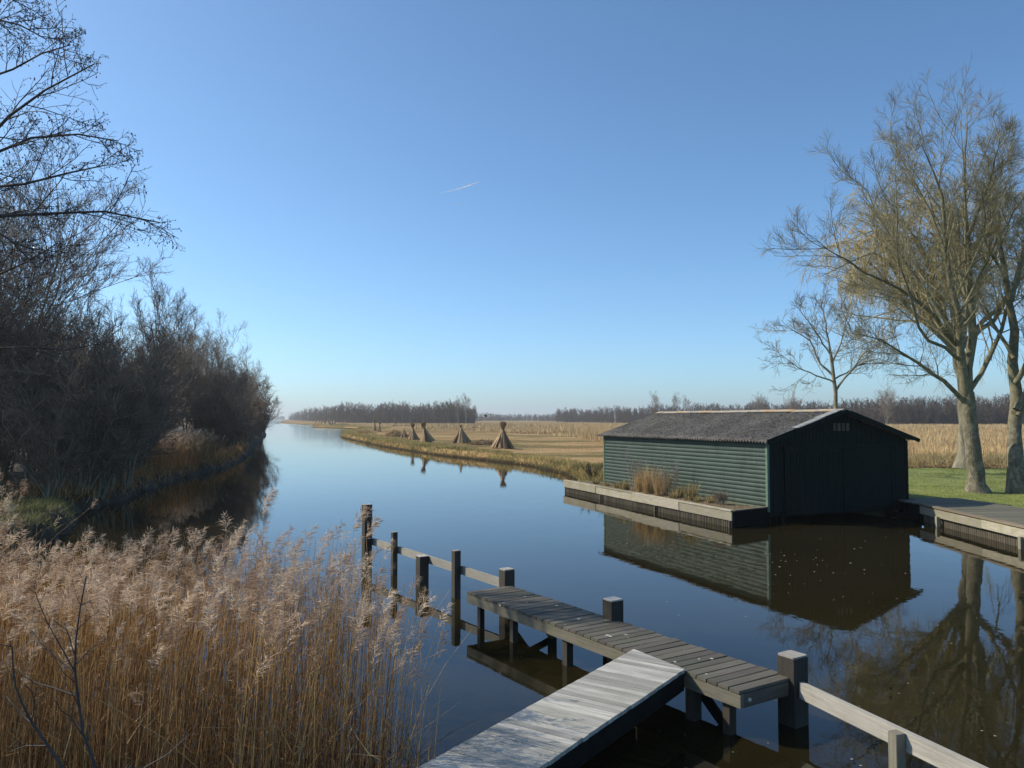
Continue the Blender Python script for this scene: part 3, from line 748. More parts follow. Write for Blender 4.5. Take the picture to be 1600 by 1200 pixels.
# near rail on the right
ne = empty('guide_rail'); tag(ne, 'pale broad rail board running to the lower right corner past the big mooring post', 'rail')
a = P(1252, 1066, .47); b = P(1545, 1203, .47); dd = (b-a).normalized(); b2 = b+dd*2.6
mb = MB(); mb.bar(a-Vector((0, 0, .08)), b2-Vector((0, 0, .08)), .055, .165, t=.9); mb.build('rail', M['rail'], ne)
side = Vector((-dd.y, dd.x, 0)); side = side if side.x < 0 else -side
for tt in (P(1413, 1141, .47), b+dd*1.6):
    s_ = (tt-a).dot(dd); p = a+dd*s_+side*.085
    mb = MB(); mb.post(p.x, p.y, -1.2, .465, .10, dd, t=.85); q = mb.build('post', M['fascia'], ne)
    for zz in (.38, .30):
        mb = MB(); mb.bar((p+side*.051+Vector((0, 0, zz))), (p+side*.062+Vector((0, 0, zz))), .018, .018); mb.build('bolt', M['under'], q)

# gangway
GZ = .54
GA = P(990, 1014, GZ); GB = P(1070, 1045, GZ); gd = Vector((-.562, -.827, 0)).normalized()
gp = Vector((gd.y, -gd.x, 0)); gp = gp if gp.x > 0 else -gp      # pointing right
ga = empty('gangway'); tag(ga, 'pale grey grooved gangway joining the jetty at an angle from the near bank', 'gangway')
W_ = (GB-GA).dot(gp); sk_ = (GB-GA).dot(gd)
mb = MB(); pw = .092; s = 0.0
def gpt(s, t, z=GZ): 
    return Vector((GA.x, GA.y, 0))+gd*s+gp*(W_*t)+Vector((0, 0, z))
NB = 80
for k in range(NB):
    s0, s1 = k*pw, (k+1)*pw-.005; e = random.uniform(-.003, .003); z = GZ+random.uniform(-.003, .003); 
    # skewed end: planks near the jetty are trimmed along the jetty edge
    def tmin(s): return 0.0
    tl0, tl1 = 0.0, 0.0; tr0 = tr1 = 1.0+e
    if sk_ > 0:
        tr0 = min(tr0, s0/sk_); tr1 = min(tr1, s1/sk_)
    else:
        tl0 = 0; 
    if tr1 <= .02: continue
    vs = []
    for zz in (z, z-.036):
        vs += [gpt(s0, tl0-.0, zz), gpt(s0, max(tr0, .001), zz), gpt(s1, tr1, zz), gpt(s1, tl1, zz)]
    r1, r2 = random.random()*30, random.random()*30
    uv = [(r1+t_*W_, r2+q_) for _ in (0, 1) for (t_, q_) in ((tl0, 0), (tr0, 0), (tr1, s1-s0), (tl1, s1-s0))]
    mb.add(vs, [(0, 1, 2, 3)[::1], (7, 6, 5, 4), (0, 4, 5, 1), (1, 5, 6, 2), (2, 6, 7, 3), (3, 7, 4, 0)], uv)
mb.build('deck', M['gang'], ga)
L_ = NB*pw
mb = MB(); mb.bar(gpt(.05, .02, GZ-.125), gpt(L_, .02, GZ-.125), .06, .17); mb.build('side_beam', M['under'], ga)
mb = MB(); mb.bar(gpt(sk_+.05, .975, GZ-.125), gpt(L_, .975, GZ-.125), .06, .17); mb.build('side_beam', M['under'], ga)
for (s, t) in ((2.6, .15), (2.6, .85), (5.4, .15), (5.4, .85)):
    p = gpt(s, t); mb = MB(); mb.post(p.x, p.y, -1.2, GZ-.045, .11, gd); mb.build('leg', M['post'], ga)

# ---------------------------------------------------------------- TREES
def px(pts, d0, d1):
    n_ = len(pts); return [D(x, y, d0+(d1-d0)*i/(n_-1)) for i, (x, y) in enumerate(pts)]
d = 30.5
tb = P(1527, 770, .36)
big = [([tb]+px([(1520, 700), (1516, 655), (1512, 613)], d, d), .32, .22, True),
       (px([(1512, 625), (1515, 508), (1511, 392), (1509, 275), (1506, 232), (1512, 196)], d, d+.5), .20, .015),
       (px([(1510, 625), (1495, 508), (1480, 392), (1477, 322), (1460, 268), (1440, 226)], d, d-1.5), .17, .015),
       (px([(1497, 530), (1442, 450), (1384, 362), (1360, 300), (1335, 278)], d, d+1.5), .09, .010),
       (px([(1500, 545), (1431, 462), (1355, 427), (1305, 397), (1282, 382)], d, d-2.5), .085, .010),
       (px([(1507, 628), (1483, 602), (1431, 561), (1372, 530), (1330, 521)], d, d-1.0), .095, .010),
       (px([(1514, 612), (1548, 560), (1575, 480), (1602, 380), (1620, 300)], d, d+1.5), .10, .010),
       (px([(1480, 400), (1450, 320), (1415, 262), (1388, 212)], d-.7, d+1.5), .07, .010),
       (px([(1511, 372), (1541, 300), (1556, 250), (1562, 215)], d, d-2), .08, .010),
       (px([(1513, 500), (1500, 400), (1530, 335), (1580, 262)], d, d+3.5), .08, .010),
       (px([(1513, 560), (1450, 500), (1390, 470), (1340, 455)], d, d+3.5), .07, .010),
       (px([(1511, 470), (1560, 370), (1615, 290)], d, d-3.0), .07, .010),
       (px([(1495, 560), (1440, 520), (1400, 400), (1400, 300)], d, d-3.5), .07, .010)]
LV = [dict(m=14, ang=(25, 50), ratio=.36, up=.07, K=7, rr=.42, t0=.2, wob=.10), dict(m=7, ang=(25, 50), ratio=.40, up=.07, K=5, rr=.55, t0=.12, wob=.11), dict(m=6, ang=(22, 48), ratio=.46, up=.06, K=4, rr=.6, minlen=.4, wob=.11), dict(m=3, ang=(20, 45), ratio=.55, up=.04, K=3, rr=.7, minlen=.25, wob=.1)]
t1, _ = make_tree('tree', 21, big, LV, (M['bark_main'], M['twig_olive']), tb, 12, (.016, .0085, .006, .0045))
tag(t1, 'tallest bare spreading tree on the lawn with a thick pale mottled trunk', 'tree')
tb = P(1592, 771, .36)
tr2 = [([tb]+px([(1588, 700), (1590, 640), (1584, 560), (1578, 480), (1570, 400), (1560, 330)], d, d+1), .30, .05, True),
       (px([(1580, 470), (1600, 380), (1620, 300)], d, d), .12, .02), (px([(1586, 600), (1620, 540), (1650, 470)], d, d-1), .12, .02),
       (px([(1584, 560), (1550, 500), (1520, 440), (1500, 400)], d, d+2), .08, .012), (px([(1590, 650), (1640, 600), (1690, 560)], d, d), .09, .014),
       (px([(1575, 440), (1540, 380), (1535, 300)], d, d-2), .07, .012), (px([(1588, 640), (1640, 560), (1670, 420), (1680, 320)], d, d), .14, .02)]
t2, _ = make_tree('tree', 22, tr2, [dict(m=11, ang=(25, 50), ratio=.34, up=.07, K=6, rr=.45, t0=.2, wob=.1), LV[1], LV[2], LV[3]], (M['bark_main'], M['twig_olive']), tb, 10, (.016, .0085, .006, .0045))
tag(t2, 'bare tree cut by the right edge of the picture with a mossy pale trunk', 'tree')
# small tree behind the boathouse
tb = P(1309, 738, .4); d = tb.y
tr3 = [([tb]+px([(1308, 650), (1305, 600), (1297, 540)], d, d), .17, .09, True),
       (px([(1305, 605), (1325, 580), (1350, 545), (1385, 520)], d, d-1), .07, .012), (px([(1302, 580), (1280, 560), (1262, 520), (1225, 500), (1215, 510)], d, d+1), .07, .012),
       (px([(1297, 545), (1290, 500), (1280, 455)], d, d), .07, .012), (px([(1299, 560), (1320, 510), (1330, 460)], d, d+2), .06, .012),
       (px([(1297, 545), (1260, 490), (1240, 465)], d, d-1), .05, .012), (px([(1303, 590), (1250, 570), (1215, 545)], d, d-2), .05, .012), (px([(1303, 585), (1350, 560), (1395, 560)], d, d+1), .05, .012)]
t3, _ = make_tree('tree', 23, tr3, [dict(m=8, ang=(30, 55), ratio=.46, up=.06, K=6, rr=.5, t0=.15, wob=.1), dict(m=5, ang=(25, 50), ratio=.48, up=.06, K=5, rr=.6, t0=.1, wob=.1), dict(m=4, ang=(25, 50), ratio=.5, up=.07, K=4, rr=.6, minlen=.3, wob=.1), dict(m=2, ang=(20, 45), ratio=.6, up=.05, K=3, rr=.7, minlen=.25)], (M['bark_young'], M['twig_pale']), tb, 8, (.016, .011, .009, .008))
tag(t3, 'small bare round headed tree rising behind the boathouse roof', 'tree'); t3.scale = (.93, .93, .95)
# weeping willow behind
tb = P(1507, 733, .4); d = tb.y
wl = [([tb]+px([(1508, 660), (1505, 600), (1490, 520)], d, d), .42, .25, True)]
for (a, b, c_, dz) in ((1460, 400, 1400, -1), (1500, 380, 1480, 2), (1540, 380, 1570, 0), (1440, 450, 1350, 1), (1430, 430, 1320, -2), (1420, 440, 1285, 0), (1430, 400, 1300, 3), (1450, 370, 1360, 2), (1480, 340, 1400, 0), (1560, 450, 1640, 1), (1470, 350, 1440, 3), (1420, 400, 1340, 3), (1530, 330, 1540, -3), (1580, 420, 1680, 3)):
    wl.append((px([(1495, 550), (a, b+40), ((a+c_)/2, b-40), (c_, b-55+abs(c_-1490)*.22)], d, d+dz), .16, .02))
wt, _ = make_tree('willow_tree', 24, wl, [dict(m=13, ang=(30, 75), ratio=.36, up=.05, K=5, rr=.5, t0=.25), dict(m=10, ang=(40, 80), ratio=.60, up=-.30, wob=.12, K=6, rr=.5, t0=.15, minlen=1.1), dict(m=5, ang=(15, 35), ratio=.55, up=-.35, wob=.1, K=4, rr=.7, minlen=.6)], (M['bark'], M['willow']), tb, 10, (.03, .014, .011, .009))
tag(wt, 'yellow twigged weeping willow standing behind the tallest tree by the ditch', 'tree')

# near alder whose branches reach in at the upper left
tb = Vector((-14.2, 14.0, .5)); d = 13.6
al = [([tb, Vector((-14.0, 13.9, 5)), Vector((-13.9, 13.8, 8)), Vector((-13.8, 13.7, 11.0))], .26, .06, True)]
def stem_at(z): z = (z-3.2)*1.33+3.2; return Vector((-14.2+.05*z, 14-.02*z, z))
for (pts, z0, r0, dd_) in (([(-120, 350), (0, 340), (67, 337), (133, 333), (177, 328), (213, 333), (250, 348)], 5.2, .042, 10.0),
                     ([(-120, 300), (0, 287), (53, 283), (83, 273), (117, 263), (165, 258)], 5.6, .036, 10.2),
                     ([(-120, 250), (0, 230), (50, 220), (100, 210), (150, 210), (183, 220)], 6.0, .036, 10.6),
                     ([(-100, 290), (0, 207), (30, 173), (43, 157), (73, 147), (100, 123), (147, 100)], 5.4, .045, 9.8),
                     ([(-100, 40), (0, 23), (33, 40), (70, 60)], 7.8, .03, 10.4),
                     ([(-110, 150), (0, 120), (60, 80), (110, 70)], 7.0, .03, 11.2),
                     ([(-110, -20), (0, -10), (40, 10)], 8.3, .03, 11.0),
                     ([(-100, 330), (0, 357), (20, 377), (60, 420)], 5.0, .03, 10.0),
                     ([(-120, 545), (0, 545), (60, 543), (108, 547)], 3.6, .028, 10.0),
                     ([(-120, 450), (0, 420), (50, 400), (90, 380)], 4.6, .028, 10.8),
                     ([(-140, 110), (-30, 60), (0, 0), (20, -60)], 7.3, .04, 10.4)):
    q = px(pts, dd_*1.33, dd_*1.33-.3); al.append(([stem_at(z0)]+q, r0*1.7, .010))
# limbs outside the frame that shade the gangway
rr_ = random.Random(5)
al.append(([stem_at(6.0), Vector((-12, 11.4, 7.3)), Vector((-9.6, 9.4, 7.6)), Vector((-8.1, 8.4, 7.7))], .07, .012))
at_, tips = make_tree('alder_tree', 31, al, [dict(m=20, ang=(25, 60), ratio=.17, up=.04, K=5, rr=.5, t0=.25, minlen=.35, wob=.1), dict(m=8, ang=(30, 65), ratio=.45, up=.03, K=4, rr=.6, t0=.1, minlen=.16), dict(m=4, ang=(30, 65), ratio=.5, up=-.05, K=3, rr=.7, minlen=.07)], (M['twig_dark'], M['twig_dark']), tb, 9, (.009, .0055, .0045, .004))
tag(at_, 'near alder reaching in at the upper left with dark branches and hanging catkins', 'tree')
# catkins and cones: small lozenges on the twig tips
rng = np.random.default_rng(3); tp = tips[0]; sel = rng.random(len(tp)) < .75; tp = tp[sel]
n_ = len(tp); c0 = tp[:, -1]-np.array(tuple(tb)); ln = .022+.050*rng.random(n_)**2; r_ = .008+.007*rng.random(n_)
dv = unit(rng.normal(size=(n_, 3))*.4+[0, 0, -1])
a1 = unit(np.cross(dv, rng.normal(size=(n_, 3)))); a2 = np.cross(dv, a1)
V = np.stack([c0, c0+dv*ln[:, None]*.5+a1*r_[:, None], c0+dv*ln[:, None]*.5+a2*r_[:, None], c0+dv*ln[:, None]*.5-a1*r_[:, None], c0+dv*ln[:, None]*.5-a2*r_[:, None], c0+dv*ln[:, None]], 1).reshape(-1, 3)
k = np.arange(n_)[:, None, None]*6; T = (k+np.array([[0, 1, 2], [0, 2, 3], [0, 3, 4], [0, 4, 1], [5, 2, 1], [5, 3, 2], [5, 4, 3], [5, 1, 4]])[None]).reshape(-1, 3)
tag(build('catkins', V, [T], M['catkin'], at_), kind='stuff')

# wood on the left bank: six kinds of tree, copied
def wood_tree(name, seed, h, nst, spread, mats, L, lean=0):
    rng = random.Random(seed); st = []
    for i in range(nst):
        a = i/nst*6.283+rng.uniform(-.4, .4); s = spread*rng.uniform(.5, 1)*(0 if nst == 1 else 1)
        hh = h*rng.uniform(.8, 1)
        p = [Vector((.15*math.cos(a)*(nst > 1), .15*math.sin(a)*(nst > 1), 0))]
        for k in (1, 2, 3, 4):
            f = k/4; p.append(Vector((math.cos(a)*s*f**1.1*h+rng.uniform(-.2, .2), math.sin(a)*s*f**1.1*h+rng.uniform(-.2, .2), hh*f)))
        st.append((p, .0075*h+.015, .015, nst == 1))
    r, _ = make_tree(name, seed, st, L, mats, (0, 0, 0), 6, (.018, .011, .0085, .007)); return r
DL = lambda m1=14, m2=9, m3=6, up=.12, r=.33: [dict(m=m1, ang=(25, 55), ratio=r, up=up, K=6, rr=.5, t0=.22, wob=.10, prof=1), dict(m=m2, ang=(25, 55), ratio=.42, up=up, K=5, rr=.55, t0=.12, minlen=.5, wob=.11), dict(m=m3, ang=(20, 50), ratio=.45, up=up, K=4, rr=.6, minlen=.38), dict(m=3, ang=(20, 50), ratio=.55, up=up, K=3, rr=.7, minlen=.25)]
KT = [wood_tree('tree', 41, 10.5, 5, .24, (M['bark'], M['twig_grey']), DL(13, 8, 6, .10, .38)),
      wood_tree('tree', 42, 9.5, 6, .30, (M['bark'], M['twig_red']), DL(11, 8, 6, .08, .38)),
      wood_tree('birch_tree', 43, 11.5, 2, .08, (M['twig_pale'], M['twig_red']), DL(18, 8, 6, .14, .26)),
      wood_tree('tree', 44, 8.0, 7, .38, (M['bark_young'], M['twig_pale']), DL(10, 8, 6, .07, .40)),
      wood_tree('willow_shrub', 45, 4.6, 10, .42, (M['bark'], M['twig_grey']), [dict(m=11, ang=(20, 50), ratio=.35, up=.14, K=5, rr=.5, t0=.1), dict(m=8, ang=(25, 55), ratio=.45, up=.1, K=4, rr=.6, t0=.1, minlen=.3), dict(m=4, ang=(25, 55), ratio=.5, up=.1, K=3, rr=.7, minlen=.2)]),
      wood_tree('willow_shrub', 46, 3.4, 12, .55, (M['bark'], M['twig_red']), [dict(m=10, ang=(20, 50), ratio=.38, up=.05, K=5, rr=.5, t0=.1), dict(m=8, ang=(25, 60), ratio=.45, up=.05, K=4, rr=.6, t0=.1, minlen=.3), dict(m=4, ang=(25, 60), ratio=.5, up=.0, K=3, rr=.7, minlen=.2)])]
used = set()
def plant(kind, x, y, s, rz, label, group, cat='tree', sz=1.0):
    if kind in used: o = copy_tree(KT[kind])
    else: o = KT[kind]; used.add(kind)
    o.location = (x, y, float(ground_z(x, y))-.05); o.rotation_euler = (0, 0, rz); o.scale = (s, s, s*sz)
    o['label'] = label; o['category'] = cat; o['group'] = group
    return o
rw = random.Random(77)
G1 = 'bare trees of the wood on the left bank'
NEAR = [(0, -20.3, 31.5, 1.05, 'bare tree with twisted grey twigs highest on the left bank above the mossy edge'),
        (1, -17.8, 29.5, .66, 'low branching tree at the water end of the mossy bank'),
        (3, -20.8, 29.0, 1.0, 'dark many stemmed tree cut by the left edge of the picture'),
        (0, -24.6, 36.0, 1.15, 'bare tree standing just behind the highest tree of the left bank'),
        (2, -21.6, 49.0, .98, 'thin upright pale birch standing out of the wood in the dip of the skyline'),
        (1, -20.8, 39.0, .80, 'reddish bare tree behind the shaded reeds of the left bank'),
        (0, -24.2, 56.0, .82, 'round topped grey tree on the skyline right of the thin birch'),
        (2, -25.0, 61.0, .86, 'tall fine twigged birch forming the right peak of the left wood skyline'),
        (3, -23.8, 52.0, .84, 'broad dark tree over the water below the round topped grey tree'),
        (0, -23.2, 60.0, .84, 'round headed bare tree nearest the water where the left wood skyline drops'),
        (1, -28.5, 73.0, .88, 'bare tree stepping down to the water at the end of the left wood')]
for (k, x, y, s, lb) in NEAR: plant(k, x, y, s*(1.0 if y < 38 else .93), rw.random()*6.28, lb, G1)
for i in range(17):
    y = rw.choice([27, 30, 33, 37, 41, 46, 51, 56, 62, 68, 76])+rw.uniform(-1.5, 1.5); x = float(ledge(y))-rw.uniform(2.5, 15)
    if x/y*F+800 < -260: x = -1000/F*y-rw.random()*2
    k = rw.choice([0, 1, 3, 3, 1]); s = rw.uniform(.48, .66)*(1 if x/y > -.52 else 1.25)
    plant(k, x, y, s, rw.random()*6.28, 'bare grey-brown tree among the others inside the left bank wood', G1)
for i in range(26):
    y = 82+i*3.6+rw.uniform(-1, 1)+i*i*.25; x = float(ledge(y))-rw.uniform(1.5, 7)
    plant(rw.choice([1, 3, 0]), x, y, rw.uniform(.55, .8), rw.random()*6.28, 'small distant bare tree in the receding end of the left bank wood', G1)
G2 = 'bushes under the wood on the left bank'
for i in range(44):
    y = 27+i*1.34+rw.uniform(-.5, .5)+(i*i*.024); x = float(ledge(y))-rw.uniform(-.1, 2.6)
    if 38 < y < 53: x -= 4.2
    plant(rw.choice([4, 5]), x, y, rw.uniform(.8, 1.4), rw.random()*6.28, 'dense leafless bush overhanging the water along the left bank wood', G2, 'bush')
for i in range(10):
    y = 27+rw.random()*30; x = float(ledge(y))-rw.uniform(5, 15)
    plant(rw.choice([4, 5]), x, y, rw.uniform(1, 1.5), rw.random()*6.28, 'leafless bush in the dark understorey of the left bank wood', G2, 'bush')

# ---------------------------------------------------------------- far woods (each reads as one mass)
def far_wood(name, line, n_, hh, seed, label, depth=40, tw=.16, gaps=0):
    rng = np.random.default_rng(seed); ln = np.array(line, dtype=float)
    s = np.concatenate([[0], np.cumsum(np.abs(np.diff(ln[:, 0])))]); u = rng.random(n_)*s[-1]
    pxs = np.interp(u, s, ln[:, 0]); ds = np.interp(u, s, ln[:, 1]); hs = np.interp(u, s, ln[:, 2])
    ds = ds+rng.random(n_)*depth*(ds/400); x = (pxs-800)/F*ds
    h = hs*.84*(.35+.65*rng.random(n_)**.9)*(1+.13*sn(pxs, 0*pxs, .09, seed))
    st = np.zeros((n_, 5, 3)); st[:, 0] = np.stack([x, ds, np.full(n_, .3)], -1)
    for k in range(1, 5): st[:, k] = st[:, k-1]+np.stack([rng.normal(size=n_)*.25, rng.normal(size=n_)*.25, h/4], -1)
    rad = np.full((n_, 1), .09)*np.linspace(1, .35, 5)[None]
    parts = []; sc = (ds/400)
    def tt(v, n2, k): return np.repeat(rng.random(n2)*.9, len(v)//n2)
    v, q = tubes(st, rad*sc[:, None]**.5, 3); parts.append((v, q, np.repeat(rng.random(n_)*.5+.1, 15)))
    c1, r1 = grow(st, rad, 11, rng, t0=.0, ang=(25, 60), ratio=.33, up=.16, K=4, rr=.6); r1 = np.maximum(r1, .055); v, q = tubes(c1, r1, 3); parts.append((v, q, np.repeat(rng.random(len(c1)), 12)))
    c2, r2 = grow(c1, r1, 6, rng, t0=.1, ang=(25, 60), ratio=.5, up=.1, K=3, rr=.6, minlen=.9); r2 = np.maximum(r2, tw*.3); v, q = tubes(c2, r2, 3); parts.append((v, q, np.repeat(rng.random(len(c2)), 9)))
    v, f, t = merge(parts)
    return tag(build(name, v, f, M['farwood'], tint=t), label, 'woodland', kind='stuff')
far_wood('woodland', [(742, 400, 11.5), (700, 405, 12.5), (640, 430, 12.5), (560, 470, 13.5), (520, 530, 14), (480, 760, 14), (452, 1300, 13)], 1100, 12, 1, 'dark leafless wood on the horizon behind the reed stooks')
far_wood('woodland', [(735, 850, 10), (830, 1000, 9), (840, 950, 9), (900, 640, 11)], 500, 12, 2, 'low dark strip of wood on the horizon between the two higher woods')
far_wood('woodland', [(870, 620, 11.5), (1000, 470, 11.5), (1120, 420, 12), (1250, 350, 11.5), (1400, 300, 12), (1620, 280, 12.5), (1700, 280, 12.5)], 2100, 12, 3, 'long brown leafless wood on the horizon behind the boathouse and the lawn trees')
far_wood('woodland', [(395, 2300, 15), (445, 2300, 12)], 200, 12, 4, 'faint blue wood where the canal meets the horizon', tw=.5)
G3 = 'bare trees standing up out of the horizon woods'
for (pxx, dd_, s, k, lb) in ((728, 395, 1.15, 2, 'pale loose crowned birch at the right end of the wood behind the stooks'), (716, 398, 1.05, 2, 'slimmer pale birch beside the loose crowned one behind the stooks'),
                    (1022, 400, 1.25, 2, 'tall thin birch above the horizon wood over the far end of the ridge'), (1055, 400, 1.2, 2, 'tall thin birch on the horizon right of the one over the ridge end'), (1072, 410, 1.1, 2, 'lower birch on the horizon beside the tall thin pair'),
                    (1190, 380, 1.15, 0, 'round bare tree above the horizon wood left of the small tree'), (1385, 290, 1.15, 0, 'bare tree above the horizon wood right of the small tree'), (1240, 350, 1.1, 1, 'broad bare tree above the horizon wood over the roof ridge')):
    x = (pxx-800)/F*dd_; plant(k, x, dd_, s, rw.random()*6, lb, G3)

# ---------------------------------------------------------------- meadow vegetation
def scatter(n_, fx, fy, rng): return fx(rng.random(n_)), fy(rng.random(n_))
def gfield(name, x, y, h, w_, mat, rng, label, cat, lean=.25, bend=.2, zoff=0, tint=None):
    z = ground_z(x, y)+zoff; keep = z > .05; x, y, z, h, w_ = x[keep], y[keep], z[keep], h[keep], w_[keep]
    n_ = len(x); hv = (rng.normal(size=(n_, 3))*[lean, lean, 0]+[0, 0, 1])*h[:, None]
    v, f = blades(np.stack([x, y, z-.02], -1), hv, w_, rng, bend)
    tn = (rng.random(n_) if tint is None else np.clip(tint[keep]+rng.normal(size=n_)*.15, 0, 1))
    return tag(build(name, v, f, mat, tint=np.repeat(tn, 5)), label, cat, kind='stuff')
rng = np.random.default_rng(101)
# bank fringe along the canal on the meadow side
n_ = 42000; y = 35.5*np.exp(rng.random(n_)*math.log(420/35.5)); s = rng.random(n_)**1.6*(1.0+y/26)
x = redge(y)-.12+s; h = (.10+.26*rng.random(n_))*(1.1-.5*np.clip(s/3, 0, 1)); gr = np.clip(.62+.45*sn(x, y, .35), 0, 1)
gfield('bank_grass', x, y, h, .012+y*.00035, M['bankgrass'], rng, 'rough green and straw grass fringing the meadow edge of the canal', 'grass', .35, tint=gr)
# stubble over the meadow
n_ = 42000; y = 38*np.exp(rng.random(n_)*math.log(330/38)); x = redge(y)+1+rng.random(n_)*np.minimum(y*1.0, 130)
x = np.where(x/y > .75, x*.3, x); ok = (x > redge(y)+.5); x, y = x[ok], y[ok]
ok = ~((x > 8) & (y < 48)); x, y = x[ok], y[ok]
n_ = len(x); h = .03+.07*rng.random(n_); gfield('stubble', x, y, h, .012+y*.0005, M['drygrass'], rng, 'short dry stubble covering the mown reed meadow', 'stubble', .6, tint=np.clip(.55+.45*sn(x*.35, y, .25), 0, 1))
# pale uncut reed strip at the back of the meadow (left of and behind the boathouse)
n_ = 60000; px_ = 480+rng.random(n_)*1200; y = 105*np.exp(rng.random(n_)*math.log(400/105)); x = (px_-800)/F*y
ok = (x > redge(y)+6+(y-105)*.10) & (y > np.interp(px_, [480, 700, 900, 1100], [250, 180, 120, 105])); x, y = x[ok], y[ok]; n_ = len(x)
gfield('reed_field', x, y, .3+.5*rng.random(n_), .03+y*.0008, M['straw'], rng, 'pale golden band of uncut reeds in front of the horizon woods', 'reeds', .12, .1, tint=.55+.35*sn(x*.2, y, .12))
# golden reed field right of the boathouse, behind the ditch
n_ = 90000; y = 58*np.exp(rng.random(n_)*math.log(280/58)); x = 10+rng.random(n_)*(y*.75-8)
gfield('reed_field', x, y, (.72+.42*rng.random(n_))*np.clip(.72+(y-58)/60, .7, 1.15), .018+y*.0006, M['straw'], rng, 'golden reed field beyond the ditch behind the lawn trees', 'reeds', .12, .1, tint=.6+.3*sn(x*.2, y, .3))
# tussocks on the far side of the ditch
n_ = 30000; y = 49.2+rng.random(n_)*7.5; x = 9+rng.random(n_)*34; lump = .5+.5*sn(x, y, 1.5)
gfield('tussock_bank', x, y, (.22+.42*rng.random(n_))*(.5+.7*lump), np.full(n_, .028), M['drygrass'], rng, 'tussocks of rough yellow-green grass along the far side of the ditch', 'grass', .45, .3, tint=.25+.5*lump)
n_ = 14000; y = 34+rng.random(n_)*12; x = redge(y)+rng.random(n_)*6.5; ok = (x < 9) ; x, y = x[ok], y[ok]; n_ = len(x)
gfield('meadow_grass', x, y, .10+.22*rng.random(n_), np.full(n_, .018), M['bankgrass'], rng, 'green rough grass at the corner beside the far end of the boathouse', 'grass', .4, tint=np.clip(.2+.4*sn(x, y, .6), 0, 1))
# lawn blades
n_ = 90000; y = 20+rng.random(n_)*25.6; x = 12.9+rng.random(n_)*(y*.72-9); ok = (x > 9.7+(36-y)*.42) & ~((x < 15.35) & (y < 27.1)); x, y = x[ok], y[ok]; n_ = len(x)
gfield('lawn_grass', x, y, .035+.05*rng.random(n_), np.full(n_, .012), M['lawnblade'], rng, 'short bright green lawn grass around the big trees', 'grass', .5, tint=np.clip(.5+.4*sn(x, y, .5), 0, 1))
# bush by the bank left of the boathouse
shrub('bank_shrub', (3.75, 37.0, .3), .8, 12, 91, M['twig_dark'], 'low dark bush on the bank at the far corner of the boathouse', .6)
# left bank: mossy grass and shaded reeds
n_ = 26000; y = 14+rng.random(n_)*12.5; x = ledge(y)-.1-rng.random(n_)*6
gfield('mossy_grass', x, y, .06+.16*rng.random(n_), np.full(n_, .016), M['moss'], rng, 'bright mossy grass on the little point of the left bank', 'grass', .6, tint=np.clip(.5+.5*sn(x, y, .8), 0, 1))
n_ = 16000; y = 27+rng.random(n_)*50; x = ledge(y)-rng.random(n_)*2.5
gfield('shaded_grass', x, y, .15+.55*rng.random(n_), np.full(n_, .022), M['reed'], rng, 'dry grass and sedge under the bushes of the left bank', 'grass', .45, tint=rng.random(n_)*.7)

